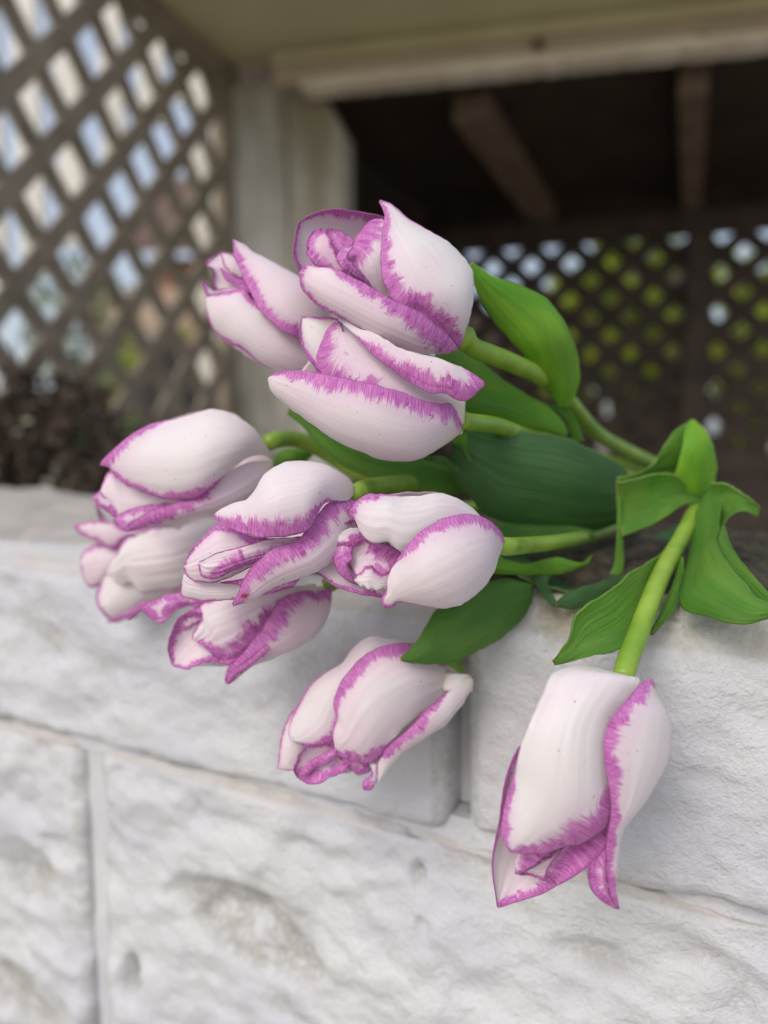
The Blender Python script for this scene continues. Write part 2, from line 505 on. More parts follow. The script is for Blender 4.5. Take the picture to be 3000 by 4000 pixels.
# soil and moss on the wall top, spread as a dark sheet for the shaded gaps
sv = []; sf = []; na, nb = 90, 70
for i in range(na):
    for j in range(nb):
        S = 0.165 + 0.205 * i / (na - 1); n = -0.004 - 0.185 * j / (nb - 1)
        e = min(1.0, (1 - abs(2 * i / (na - 1) - 1)) * 4, j / 12.0, (nb - 1 - j) / 8.0)
        lim = 0.45 * mnoise.noise(Vector((S * 40, n * 40, 2))) + 0.3 * mnoise.noise(Vector((S * 110, n * 110, 6)))
        h = 0.011 * (e * 1.25 - 0.55 + lim * 0.75) + 0.0016 * mnoise.noise(Vector((S * 330, n * 330, 3)))
        q = max(0.0, n + 0.017)
        drop = 0.017 - math.sqrt(max(0.0, 0.017 ** 2 - q * q))
        sv.append(wpt(S, n, ZT - drop + max(-0.006, h)))
for i in range(na - 1):
    for j in range(nb - 1): sf.append((i * nb + j, i * nb + j + 1, (i + 1) * nb + j + 1, (i + 1) * nb + j))
tag(mesh_obj('soil', sv, sf, M_SOIL, None, True), 'dark soil and moss on the wall top, spread to darken the shaded gaps under the bouquet', 'soil', None, 'stuff')

# ------------------------------------------------------------------ porch: lattice side, post, beam, soffit, dark lean-to behind
porch = empty('porch', (-0.3, 1.9, 0), 'brown and cream timber porch corner with soffit and dark rafters', 'porch')


def strip(P, e, n, a0, z0, a1, z1, wid, thk, off):
    """flat lath from (a0,z0) to (a1,z1) in the panel plane"""
    e3 = np.array((e[0], e[1], 0.0)); n3 = np.array((n[0], n[1], 0.0)); up = np.array((0, 0, 1.0))
    A = np.array((P[0], P[1], H)) + e3 * a0 + up * z0 + n3 * off
    B = np.array((P[0], P[1], H)) + e3 * a1 + up * z1 + n3 * off
    d = B - A; d /= np.linalg.norm(d); w = np.cross(d, n3); w *= wid / 2 / np.linalg.norm(w)
    m = MB(); m.prism([A - w, A + w, A + w + n3 * thk, A - w + n3 * thk], B - A)
    return m


def lattice(parent, P, e, amin, amax, zmin, zmax, ph, pv, fa, fz, wid, thk, mat):
    """two layers of crossing laths; (fa, fz) is the centre of one opening"""
    e = np.array(e) / np.linalg.norm(e); n = np.array((e[1], -e[0]))
    for sgn, off in ((1, 0.0), (-1, thk * 1.02)):
        c0 = fa / ph + sgn * fz / pv + 0.5
        ks = range(-60, 60)
        for k in ks:
            c = c0 + k                             # a/ph + sgn z/pv = c
            pts = []
            for a in (amin, amax):
                z = sgn * (c - a / ph) * pv
                if zmin <= z <= zmax: pts.append((a, z))
            for z in (zmin, zmax):
                a = (c - sgn * z / pv) * ph
                if amin < a < amax: pts.append((a, z))
            if len(pts) < 2: continue
            pts = sorted(pts)
            p, q = pts[0], pts[-1]
            if math.hypot(q[0] - p[0], q[1] - p[1]) < 0.03: continue
            strip(P, e, n, p[0], p[1], q[0], q[1], wid, thk, off).build('lath', mat, parent)


def ray_on(P, e, px, py):
    """(a, z) where the sight line through a pixel meets an upright panel"""
    d = pix(px, py, 1.0) - np.array((0, 0, H))
    M = np.array(((d[0], -e[0]), (d[1], -e[1])))
    t, a = np.linalg.solve(M, np.array(P))
    return a, t * d[2]


E1 = np.array((0.329, 0.945)); E1 /= np.linalg.norm(E1); P1 = np.array((-0.61, 1.23))
fa, fz = ray_on(P1, E1, 152, 785)
panel = empty('lattice_panel', (P1[0], P1[1], H - 0.25)); panel.location = Vector(panel.location) - porch.location; panel.parent = porch
lattice(panel, P1, E1, -0.40, 0.645, -0.22, 0.83, 0.139, 0.152, fa, fz, 0.036, 0.009, M_LATTICE)
n1 = np.array((E1[1], -E1[0]))
strip(P1, E1, n1, -0.40, 0.865, 0.72, 0.865, 0.085, 0.03, -0.006).build('top_rail', M_LATTICE, panel)
strip(P1, E1, n1, -0.40, -0.25, 0.72, -0.25, 0.07, 0.03, -0.006).build('bottom_rail', M_LATTICE, panel)
strip(P1, E1, n1, 0.68, -1.25, 0.68, 0.82, 0.075, 0.03, -0.006).build('stile', M_LATTICE, panel)
strip(P1, E1, n1, -0.40, 0.955, 0.74, 0.955, 0.09, 0.05, 0.03).build('wall_plate', M_BEAM, porch)

# corner post and the chamfered board beside it
ph = math.radians(10)
post = MB().box((-0.229, 1.85, 0), (-0.162 * math.cos(ph), 0.162 * math.sin(ph), 0), (0.14 * math.sin(ph) * 0.6, 0.14 * math.cos(ph), 0), (0, 0, H + 0.828))
post.build('corner_post', M_POST, porch, bevel=0.008)
bd = MB(); q0 = np.array((-0.231, 1.846)); qd = np.array((0.985, -0.12))
def q3(t, z): return (*(q0 + qd * t), z)
bd.prism([q3(0.003, 0), q3(0.138, 0), q3(0.138, H + 0.705), q3(0.10, H + 0.775), q3(0.035, H + 0.83), q3(0.003, H + 0.83)], (0.02, 0.09, 0))
bd.build('side_board', M_POST, porch, bevel=0.006)

# beam with its worn lower lip
BW = np.array((0.977, -0.214)); BN = np.array((-0.214, -0.977)); BP = np.array((-0.147, 1.77))
def b3(s, n, z): return np.array((*(BP + BW * s + BN * n), H + z))
def bbox(s0, s1, n0, n1, z0, z1):
    return MB().box(b3(s0, n0, z0), b3(s1, n0, z0) - b3(s0, n0, z0), b3(s0, n1, z0) - b3(s0, n0, z0), (0, 0, z1 - z0))
lip_v = []; lip_f = []; rng = random.Random(4)
ns = 220
for i in range(ns):
    s = -0.045 + 1.40 * i / (ns - 1)
    rag = -0.004 + 0.004 * mnoise.noise(Vector((s * 14, 0, 1))) - 0.014 * max(0, mnoise.noise(Vector((s * 38, 3, 1))) - 0.05) - 0.010 * max(0, mnoise.noise(Vector((s * 90, 7, 1))))
    for (n, z) in ((0.0, 0.770 - rag), (0.0, 0.800), (-0.05, 0.800), (-0.05, 0.770 - rag * 0.5)):
        lip_v.append(b3(s, n, z))
for i in range(ns - 1):
    for k in range(4): lip_f.append((i * 4 + k, i * 4 + (k + 1) % 4, (i + 1) * 4 + (k + 1) % 4, (i + 1) * 4 + k))
lip_f += [(3, 2, 1, 0), tuple((ns - 1) * 4 + k for k in range(4))]
mesh_obj('beam_lip', lip_v, lip_f, M_LIP, porch)
bbox(-0.12, 1.36, -0.03, -0.12, 0.803, 0.846).build('beam', M_BEAM, porch)
bbox(-0.12, 1.36, -0.012, -0.12, 0.846, 0.872).build('crown_moulding', M_SOFFIT, porch, bevel=0.004)
for (px, py, rr) in ((2103, 180, 0.013), (2745, 160, 0.014)):
    c = at_y(px, py, 1.62 if px > 2400 else 1.69)
    v = []; f = []
    for i in range(5):
        a = math.pi / 2 * i / 4
        for k in range(10):
            w = 2 * math.pi * k / 10
            v.append((c[0] + rr * math.cos(a) * math.cos(w) * 0.9, c[1] - rr * 0.7 * math.sin(a), c[2] + rr * math.cos(a) * math.sin(w) * 1.3))
    for i in range(4):
        for k in range(10): f.append((i * 10 + k, i * 10 + (k + 1) % 10, (i + 1) * 10 + (k + 1) % 10, (i + 1) * 10 + k))
    mesh_obj('mud_nest', v, f, M_RAFTER, porch, True)
MB().box((-0.42, 2.04, H + 0.70), (0.34, -0.05, 0), (0, 0.06, 0), (0, 0, 0.34)).build('shade_block', M_DARKWOOD, porch)  # dark block added above the post; its colour stands for the shadowed gap
# soffit boards come forward from the beam
MB().add([b3(-0.22, -0.1, 0.875), b3(1.9, -0.1, 0.875), b3(1.9, 0.42, 0.875), b3(-0.42, 0.42, 0.875),
          b3(-0.22, -0.1, 0.90), b3(1.9, -0.1, 0.90), b3(1.9, 0.42, 0.90), b3(-0.42, 0.42, 0.90)],
         [(0, 1, 2, 3), (7, 6, 5, 4), (0, 4, 5, 1), (1, 5, 6, 2), (2, 6, 7, 3), (3, 7, 4, 0)]).build('soffit', M_SOFFIT, porch)

# lean-to behind the beam
RD = np.array((0.38, 0.925)); RD /= np.linalg.norm(RD)
c0, c1 = np.array((-0.26, 1.86)), np.array((1.55, 1.42))
MB().add([(*c0, H + 0.80), (*c1, H + 0.80), (*(c1 + RD * 1.5), H + 0.83), (*(c0 + RD * 1.5), H + 0.83),
          (*c0, H + 0.84), (*c1, H + 0.84), (*(c1 + RD * 1.5), H + 0.87), (*(c0 + RD * 1.5), H + 0.87)],
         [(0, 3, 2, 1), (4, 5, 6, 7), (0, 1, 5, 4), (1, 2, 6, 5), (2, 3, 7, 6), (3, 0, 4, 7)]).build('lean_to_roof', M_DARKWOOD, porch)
for (x0, y0, wd) in ((0.165, 1.86, 0.085), (0.645, 1.72, 0.06), (1.12, 1.62, 0.06)):
    p = np.array((x0, y0)); sd_ = np.array((RD[1], -RD[0])) * wd
    MB().box((*p, H + 0.735), (*sd_, 0), (*(RD * 1.15), -0.0), (0, 0, 0.06)).build('rafter', M_RAFTER, porch)
p = np.array((-0.215, 2.0))
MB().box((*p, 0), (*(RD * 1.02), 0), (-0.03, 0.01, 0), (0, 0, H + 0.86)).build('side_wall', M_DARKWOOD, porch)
# back of the lean-to: rail, lattice, post, solid boards below
E2 = np.array((0.953, -0.302)); P2 = np.array((0.15, 2.86)); n2 = np.array((E2[1], -E2[0]))
back = empty('lattice_panel', (P2[0], P2[1], H)); back.location = Vector(back.location) - porch.location; back.parent = porch
fa2, fz2 = ray_on(P2, E2, 2078, 1043)
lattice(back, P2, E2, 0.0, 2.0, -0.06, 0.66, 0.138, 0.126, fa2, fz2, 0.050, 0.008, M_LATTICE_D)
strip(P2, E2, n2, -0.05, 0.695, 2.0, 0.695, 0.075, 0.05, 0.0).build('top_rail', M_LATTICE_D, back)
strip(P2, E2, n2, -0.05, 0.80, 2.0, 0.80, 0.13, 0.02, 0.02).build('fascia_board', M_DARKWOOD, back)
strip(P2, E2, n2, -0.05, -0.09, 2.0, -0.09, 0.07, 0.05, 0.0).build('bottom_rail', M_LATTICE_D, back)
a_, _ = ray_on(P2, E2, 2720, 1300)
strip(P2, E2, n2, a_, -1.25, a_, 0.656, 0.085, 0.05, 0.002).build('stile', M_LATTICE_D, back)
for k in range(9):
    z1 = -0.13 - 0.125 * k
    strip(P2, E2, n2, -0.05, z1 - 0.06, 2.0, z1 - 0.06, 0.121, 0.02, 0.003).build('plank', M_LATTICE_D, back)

# ------------------------------------------------------------------ seen through the left lattice
screen = empty('slat_screen', (-1.3, 2.6, 0), 'tall screen of pale upright slats beyond the left lattice', 'screen')
YS = 2.6
for (x0, x1, yb) in ((-260, -165, 1150), (-115, 34, 1150), (84, 180, 1080), (236, 329, 960), (397, 486, 640), (540, 640, 480), (690, 760, 400)):
    a = at_y(x0, yb, YS); b = at_y(x1, yb, YS)
    zb = 0.0 if yb > 900 else a[2]
    z_lo = min(a[2], H + 1.9)
    MB().box((a[0], YS, z_lo), (b[0] - a[0], 0, 0), (0, 0.03, 0), (0, 0, H + 2.0 - z_lo)).build('slat', M_SLAT, screen, bevel=0.004)
MB().box((-2.4, YS + 0.03, H + 1.55), (2.0, 0, 0), (0, 0.05, 0), (0, 0, 0.12)).build('cross_rail', M_SLAT, screen)
MB().box((-2.3, YS + 0.03, 0), (0.1, 0, 0), (0, 0.1, 0), (0, 0, H + 1.55)).build('post', M_SLAT, screen)
MB().box((-0.62, YS + 0.03, 0), (0.0, 0, 0) if False else (0.06, 0, 0), (0, 0.06, 0), (0, 0, H + 1.55)).build('post', M_SLAT, screen)

a = at_y(775, 1600, 2.1); b = at_y(832, 1600, 2.1)
pp = empty('pale_post', (a[0], 2.1, 0), 'slim pale post standing between lattice end and porch corner post', 'post')
MB().box((a[0], 2.1, 0), (b[0] - a[0], 0, 0), (0, 0.05, 0), (0, 0, H + 1.3)).build('shaft', M_SLAT, pp, bevel=0.004)
MB().box((a[0] - 0.01, 2.09, H + 1.302), (b[0] - a[0] + 0.02, 0, 0), (0, 0.07, 0), (0, 0, 0.02)).build('cap', M_SLAT, pp)

hs = empty('brick_house', (-2.1, 9, 0), 'reddish brick house with brown roof seen through the left lattice', 'house')
MB().box((-2.75, 9, 0), (2.1, 0, 0), (0, 4, 0), (0, 0, H + 2.05)).build('wall', M_BRICK, hs)
MB().prism([(-2.95, 8.7, H + 2.053), (-0.5, 8.7, H + 2.053), (-0.5, 11, H + 3.5), (-2.95, 11, H + 3.5)], (0, 0.0, 0.12)).build('roof', M_ROOF, hs)
for x in (-2.45, -1.6):
    w = MB().box((x, 8.96, H + 0.6), (0.5, 0, 0), (0, 0.035, 0), (0, 0, 0.9)).build('window', M_SLAT, hs)
    MB().box((x + 0.05, 8.94, H + 0.65), (0.4, 0, 0), (0, 0.018, 0), (0, 0, 0.8)).build('pane', M_BLACK, w)

fc = empty('board_fence', (-2.5, 5.2, 0), 'board fence across the garden, low and pale at left, tall and tan at right', 'fence')
for i in range(22):
    MB().box((-4.6 + i * 0.2, 5.2, 0), (0.188, 0, 0), (0, 0.025, 0), (0, 0, H + (0.32 if i < 13 else 0.98) + 0.02 * math.sin(i * 2.1))).build('board', M_STONE if i < 13 else M_TAN, fc)
MB().box((-4.6, 5.227, H - 0.2), (4.4, 0, 0), (0, 0.05, 0), (0, 0, 0.09)).build('rail', M_STONE, fc)

a = at_y(500, 1250, 2.45); b = at_y(790, 1250, 2.45)
gr = empty('covered_grill', ((a[0] + b[0]) / 2, 2.6, 0), 'grill under a black cover beyond the left lattice', 'grill')
cv = MB(); cx = (a[0] + b[0]) / 2; hw = (b[0] - a[0]) / 2
sec = [(-hw, 0.25), (hw, 0.25), (hw, H - 0.02), (hw * 0.8, H + 0.22), (hw * 0.35, H + 0.31), (-hw * 0.35, H + 0.31), (-hw * 0.8, H + 0.22), (-hw, H - 0.02)]
cv.prism([(cx + x, 2.45, z) for x, z in sec], (0, 0.3, 0)).build('cover', M_BLACK, gr, bevel=0.02)
for sx in (-1, 1):
    for yy in (2.5, 2.68):
        MB().box((cx + sx * (hw - 0.03) - 0.012, yy, 0), (0.024, 0, 0), (0, 0.024, 0), (0, 0, 0.25)).build('leg', M_BLACK, gr)


def leaf_mass(name, parent, mat, count, fn, size, seed, kind='stuff'):
    """count leaf-sized bent quads; fn(rng) gives each one's place"""
    rng = np.random.default_rng(seed); V = []; F = []
    for i in range(count):
        c = np.array(fn(rng)); a = rng.normal(size=3); a /= np.linalg.norm(a); b = np.cross(a, rng.normal(size=3)); b /= np.linalg.norm(b)
        nn = np.cross(a, b); s = size * rng.uniform(0.6, 1.4)
        k = len(V)
        V += [c - a * s, c - b * s * 0.45 + nn * s * 0.12, c + a * s, c + b * s * 0.45 + nn * s * 0.12]
        F += [(k, k + 1, k + 2), (k, k + 2, k + 3)]
    o = mesh_obj(name, V, F, mat, parent)
    tag(o, kind=kind)
    return o


def shrub(name, label, c, rad, mat, count, size, seed, group=None, cat='shrub'):
    t = empty(name, (c[0], c[1], 0), label, cat, group)
    rng = random.Random(seed); m = MB()
    for i in range(9):
        q = np.array((c[0] + rng.uniform(-.7, .7) * rad[0], c[1] + rng.uniform(-.6, .6) * rad[1], c[2] + rng.uniform(0.1, 0.7) * rad[2]))
        b = np.array((c[0] + rng.uniform(-.1, .1), c[1] + rng.uniform(-.05, .05), 0))
        mid = (b + q) / 2 + np.array((rng.uniform(-.06, .06), rng.uniform(-.06, .06), 0))
        m.tube([b, mid, q], [0.014, 0.009, 0.003], 5)
    m.build('branches', M_TWIG, t)
    def fn(r):
        while True:
            p = r.uniform(-1, 1, 3)
            q = p.dot(p)
            if q < 1 and q > 0.12 and mnoise.noise(Vector(tuple(p * 2.3 + seed))) > -0.15: return (c[0] + p[0] * rad[0], c[1] + p[1] * rad[1], c[2] + p[2] * rad[2])
    leaf_mass('foliage', t, mat, count, fn, size, seed)
    return t


shrub('shrub', 'pale green shrub in front of the fence, low in the left lattice', (-1.05, 2.9, H - 0.05), (0.34, 0.3, 0.30), M_FOL2, 900, 0.035, 3)
shrub('shrub', 'olive shrub between the slat screen and the black covered grill', (-0.98, 3.4, H + 0.08), (0.30, 0.25, 0.42), M_FOL, 700, 0.035, 8)
shrub('shrub', 'green leafy shrub rising behind the grill beside the brick house', (-1.55, 3.9, H + 0.55), (0.30, 0.25, 0.36), M_FOL2, 500, 0.035, 12)

# withered shrub just behind the wall, at the foot of the lattice
dry = empty('withered_shrub', (-0.45, 1.08, 0), 'dark withered shrub between the white wall and the lattice foot', 'shrub')
rng = random.Random(11); tw = MB()
for i in range(130):
    x = rng.uniform(-0.78, -0.10); y = rng.uniform(0.98, 1.16)
    top = H + 0.07 + 0.04 * math.sin(x * 23) - 0.16 * max(0, (x + 0.42) / 0.32) + rng.uniform(-0.10, 0.03)
    b = np.array((x + rng.uniform(-.12, .12), y + rng.uniform(-.05, .05), 0 if i < 30 else H - rng.uniform(0.15, 0.5)))
    q = np.array((x, y, top)); mid = (b + q) / 2 + np.array((rng.uniform(-.05, .05), rng.uniform(-.04, .04), 0.04))
    tw.tube([b, mid, q], [0.005, 0.0035, 0.0015], 5)
tag(tw.build('twigs', M_TWIG, dry), kind='stuff')
def dfn(r):
    x = r.uniform(-0.80, -0.10)
    top = 0.05 + 0.04 * math.sin(x * 23) - 0.16 * max(0, (x + 0.42) / 0.32)
    return (x, r.uniform(0.97, 1.2), H + top - abs(r.normal(0, 0.12)))
leaf_mass('withered_leaves', dry, M_DEADLEAF, 3000, dfn, 0.013, 5)

# ------------------------------------------------------------------ seen through the back lattice
bf = empty('dark_fence', (1.2, 4.6, 0), 'dark weathered board fence behind the back lattice', 'fence')
for i in range(15):
    x = 0.35 + i * 0.125
    if i in (7, 12): continue
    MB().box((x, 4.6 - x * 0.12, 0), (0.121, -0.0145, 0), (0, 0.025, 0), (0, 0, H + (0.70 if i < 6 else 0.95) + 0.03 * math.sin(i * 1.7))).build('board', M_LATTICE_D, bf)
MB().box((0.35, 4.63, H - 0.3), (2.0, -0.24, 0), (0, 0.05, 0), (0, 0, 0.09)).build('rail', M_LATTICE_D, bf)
shrub('shrub', 'green bush showing as bright dots through the back lattice, left part', (1.15, 4.0, H + 0.50), (0.42, 0.25, 0.40), M_FOL, 950, 0.045, 21, 'bushes behind the back lattice')
shrub('shrub', 'green bush at the right edge, seen through the back lattice beyond its dark post', (1.85, 3.8, H + 0.45), (0.30, 0.25, 0.50), M_FOL, 560, 0.045, 25, 'bushes behind the back lattice')
shrub('shrub', 'taller green bush rising above the middle of the dark fence', (1.65, 5.0, H + 0.95), (0.55, 0.3, 0.5), M_FOL, 1500, 0.05, 29, 'bushes behind the back lattice')

# ------------------------------------------------------------------ tulips
def resample(pts, n):
    """smooth curve through pts, n points evenly spaced along it"""
    P = np.array(pts, float)
    if len(P) == 2: return P[0] + (P[1] - P[0]) * np.linspace(0, 1, n)[:, None]
    E = np.vstack([2 * P[0] - P[1], P, 2 * P[-1] - P[-2]])
    out = []
    for i in range(1, len(E) - 2):
        p0, p1, p2, p3 = E[i - 1], E[i], E[i + 1], E[i + 2]
        t0 = 0.0; t1 = t0 + max(1e-3, np.linalg.norm(p1 - p0)) ** .5; t2 = t1 + max(1e-3, np.linalg.norm(p2 - p1)) ** .5; t3 = t2 + max(1e-3, np.linalg.norm(p3 - p2)) ** .5
        t = np.linspace(t1, t2, 14, endpoint=False)[:, None]
        a1 = (t1 - t) / (t1 - t0) * p0 + (t - t0) / (t1 - t0) * p1
        a2 = (t2 - t) / (t2 - t1) * p1 + (t - t1) / (t2 - t1) * p2
        a3 = (t3 - t) / (t3 - t2) * p2 + (t - t2) / (t3 - t2) * p3
        b1 = (t2 - t) / (t2 - t0) * a1 + (t - t0) / (t2 - t0) * a2
        b2 = (t3 - t) / (t3 - t1) * a2 + (t - t1) / (t3 - t1) * a3
        out.append((t2 - t) / (t2 - t1) * b1 + (t - t1) / (t2 - t1) * b2)
    Q = np.vstack(out + [P[-1:]])
    L = np.concatenate([[0], np.cumsum(np.linalg.norm(np.diff(Q, axis=0), axis=1))])
    s = np.linspace(0, L[-1], n)
    return np.stack([np.interp(s, L, Q[:, i]) for i in range(Q.shape[1])], 1)


def curve1(vals, n):
    """smooth 1-D profile through evenly spaced values"""
    if np.isscalar(vals): return np.full(n, float(vals))
    vals = list(vals)
    if len(vals) == 1: return np.full(n, float(vals[0]))
    x = np.linspace(0, 1, len(vals)); t = np.linspace(0, 1, n)
    if len(vals) == 2: return np.interp(t, x, vals)
    m = np.gradient(np.array(vals, float), x)
    i = np.clip(np.searchsorted(x, t, side='right') - 1, 0, len(vals) - 2)
    h = x[1] - x[0]; q = (t - x[i]) / h; v = np.array(vals, float)
    return (2 * q**3 - 3 * q**2 + 1) * v[i] + (q**3 - 2 * q**2 + q) * h * m[i] + (-2 * q**3 + 3 * q**2) * v[i + 1] + (q**3 - q**2) * h * m[i + 1]


PATCH_SEED = [0]


def patch(fr, L, R, D, d=0, th=(-50, 50), k=1.0, w=(3, 3), tilt=(0, 0), wav=0.5, nu=64, nv=32, rib=0.15, ruf=0.9, crease=0):
    """A petal or blade between two margins L and R (both from base to tip), bowed like a piece of a cylinder spanning the
    angles th; D metres away, d its lengthwise depth profile in mm, k the sense of the bow (+1 bulges to the viewer)."""
    x0, y0, sc = fr
    PATCH_SEED[0] += 1; sd = PATCH_SEED[0] * 7.13
    Lp = resample(L, nu) * sc + np.array((x0, y0)); Rp = resample(R, nu) * sc + np.array((x0, y0))
    dd = curve1(d, nu); tl = curve1(tilt[0], nu); tr = curve1(tilt[1], nu); kk = curve1(k, nu)
    a, b = math.radians(th[0]), math.radians(th[1])
    v = np.linspace(0, 1, nv); tha = a + (b - a) * v
    den = math.sin(b) - math.sin(a)
    f = (np.sin(tha) - math.sin(a)) / den
    cref = 1.0 if a < 0 < b else max(math.cos(a), math.cos(b))
    wid = np.linalg.norm(Rp - Lp, axis=1) * D / FPX
    # smooth the width so that the bow does not flutter
    ker = np.array([1, 2, 3, 2, 1.0]); ker /= ker.sum()
    widp = np.concatenate([[wid[0]] * 2, wid, [wid[-1]] * 2]); wid = np.convolve(widp, ker, 'valid')
    rad = np.minimum(wid / den, 0.030)
    P = Lp[:, None, :] + (Rp - Lp)[:, None, :] * f[None, :, None]
    dirv = (Rp - Lp) / (np.linalg.norm(Rp - Lp, axis=1)[:, None] + 1e-6)
    env = np.minimum(1, np.linalg.norm(Rp - Lp, axis=1) / 60.0)
    for j in range(nv):
        e = (abs(v[j] - 0.5) * 2) ** 6
        if e < 0.01 or wav == 0: continue
        sh = np.array([mnoise.noise(Vector((q * 11, sd + 50 * (v[j] > .5), 1))) + 0.6 * mnoise.noise(Vector((q * 31, sd + 50 * (v[j] > .5), 7))) for q in np.linspace(0, 1, nu)])
        P[:, j] += dirv * (sh * env * e * wav * 9.5)[:, None]
    dep = D + dd[:, None] / 1000 + kk[:, None] * rad[:, None] * (cref - np.cos(tha))[None, :]
    dep += (tl[:, None] * (1 - v)[None, :] + tr[:, None] * v[None, :]) / 1000
    u = np.linspace(0, 1, nu)
    if wav or rib or crease:
        for i in range(nu):
            for j in range(nv):
                e = abs(v[j] - 0.5) * 2
                z = wav * (0.25 + 0.75 * max(e ** 3, u[i] ** 4)) * mnoise.noise(Vector((u[i] * 5 + sd, v[j] * 2.2, sd)))
                z += rib * (mnoise.noise(Vector((v[j] * 15, u[i] * 1.6 + sd, 2.0))) + 0.5 * mnoise.noise(Vector((v[j] * 34, u[i] * 2.2 + sd, 5.0))))
                z += crease * math.exp(-((v[j] - 0.5) / 0.05) ** 2) * (1 - u[i] * .4)
                if ruf:
                    ws = w[0 if v[j] < .5 else 1]
                    if np.max(ws) > 0.3:
                        z += ruf * (e ** 4 * (mnoise.noise(Vector((u[i] * 8 + sd, 9.0 + (v[j] > .5) * 5, sd))) + 0.4 * mnoise.noise(Vector((u[i] * 21 + sd, 4.0, sd)))) - 0.7 * e ** 9) * min(1, wid[i] / 0.008)
                dep[i, j] += z / 1000
    W = pix(P[..., 0], P[..., 1], dep)             # nu x nv x 3
    mm = W * 1000
    # distance from either margin, measured against the width of the violet band there
    em = np.full((nu, nv), 9.0); es = np.zeros((nu, nv))
    for side, col in ((0, mm[:, 0]), (1, mm[:, -1])):
        ww = curve1(w[side], nu)
        al = np.concatenate([[0], np.cumsum(np.linalg.norm(np.diff(col, axis=0), axis=1))])
        dist = np.linalg.norm(mm[:, :, None, :] - col[None, None, :, :], axis=3)
        rel = np.where(ww[None, None, :] > 0.05, dist / np.maximum(ww, 0.05)[None, None, :], 9.0)
        j = rel.argmin(2); r = rel.min(2)
        upd = r < em
        em = np.where(upd, r, em); es = np.where(upd, al[j] + 140 * side + sd, es)
    if len(w) > 2 and w[2]:                        # a free, coloured base end (rolled lobes)
        dist = np.linalg.norm(mm - mm[:1, nv // 2:nv // 2 + 1], axis=2) / w[2]
        upd = dist < em
        em = np.where(upd, dist, em)
    idx = np.arange(nu * nv).reshape(nu, nv)
    F = np.stack([idx[:-1, :-1], idx[1:, :-1], idx[1:, 1:], idx[:-1, 1:]], -1).reshape(-1, 4)
    return dict(v=W.reshape(-1, 3), f=F, em=em.ravel(), es=es.ravel(), pu=np.repeat(u, nv), pv=np.tile(v, nu))


def toned(t, p):
    p['tone'] = t
    return p


def sheet(name, parent, patches, mat, thick, extra):
    """one petal or leaf (one or more patches) with real thickness"""
    V = []; F = []; A = {q: [] for q in ('em', 'es', 'pu', 'pv')}; n = 0
    for p in patches:
        V.append(p['v']); F.append(p['f'] + n); n += len(p['v'])
        for q in A: A[q].append(p[q])
    A = {q: np.concatenate(x) for q, x in A.items()}
    for q, val in extra.items(): A[q] = np.concatenate([np.full(len(p['v']), p.get(q, val)) for p in patches])
    o = mesh_obj(name, np.vstack(V), np.vstack(F), mat, parent, True, A)
    s = o.modifiers.new('thickness', 'SOLIDIFY'); s.thickness = thick; s.offset = 0
    return o


def stem(parent, pts, r=0.0027, name='stem'):
    """pts: (px, py, depth)"""
    q = resample(pts, 40); W = pix(q[:, 0], q[:, 1], q[:, 2])
    return MB().tube(W, np.linspace(r * 1.08, r, 40), 14).build(name, M_STEM, parent, True)


def fpt(fr, pts, deps):
    deps = curve1(deps, len(pts))
    return [(fr[0] + x * fr[2], fr[1] + y * fr[2], z) for (x, y), z in zip(pts, deps)]


C1 = (750, 700, .72333); C2 = (280, 1560, .72333); C3 = (1150, 1850, .54250)
C4 = (1000, 2450, .60277); C5 = (1850, 2550, .54250); C6 = (1700, 1000, .78360)
GROUP = 'violet edged tulips of the bouquet'
END = pix(2520, 1900, 0.37)


def tulip(label, foot):
    return empty('tulip', tuple(pix(*foot)), label, 'tulip', GROUP)


def pet(par, *patches, pk=0.0):
    return sheet('petal', par, patches, M_PETAL, 0.00032, {'pk': pk})


def leaf(par, *patches, tone=0.4, thick=0.0008, label=None):
    o = sheet('leaf', par, patches, M_LEAF, thick, {'tone': tone})
    if label: o['label'] = label
    return o


# ---- A: topmost bloom, opening up to the left
t = tulip('topmost tulip, cup open to the upper left showing violet inner petals', (2640, 1850, .41)); D = .226; fr = C1
pet(t, patch(fr, [(1438, 905), (1330, 790), (1200, 705), (1085, 655), (1045, 590), (1025, 500), (1018, 400), (1022, 290), (1040, 185), (1012, 125)],
          [(1442, 915), (1482, 800), (1515, 660), (1521, 560), (1500, 470), (1430, 382), (1340, 312), (1190, 230), (1078, 138), (1015, 113)],
          D, [4, -5, -9, -8, -2, 4], (-28, 78), 1, ([2.5, 4, 4.5, 4.2, 4, 3, 2, 1], [0, 0, 0, 0.6, 1.2]), wav=.7), pk=.05)
pet(t, patch(fr, [(1430, 905), (1395, 850), (1300, 765), (1190, 695), (1080, 645), (960, 580), (850, 520), (760, 480), (680, 478), (620, 457), (592, 490)],
          [(1430, 918), (1400, 938), (1320, 945), (1200, 930), (1050, 872), (930, 815), (800, 745), (690, 690), (625, 635), (585, 570), (580, 505)],
          D, [2, -9, -14, -14, -12, -8], (-34, 70), 1, ([5, 5.5, 5, 3.6, 3, 2.2, .2, 1.6], [.0, 0, 0, 0, .8, 1.5, 2.2, 2.2]), wav=.6), pk=.30)
pet(t, patch(fr, [(1120, 720), (900, 640), (700, 580), (590, 510), (552, 420), (552, 320), (573, 240)],
          [(1250, 640), (1180, 450), (1090, 280), (1035, 210), (930, 182), (820, 163), (710, 170), (630, 200), (577, 234)],
          D, [10, 16, 15, 10, 5], (-60, 60), -1, ([0, 0, 1.6, 2.4, 2.2, 1.6], [0, 0, 2.5, 4.4, 4.2, 3, .8]), wav=.8), pk=.15)
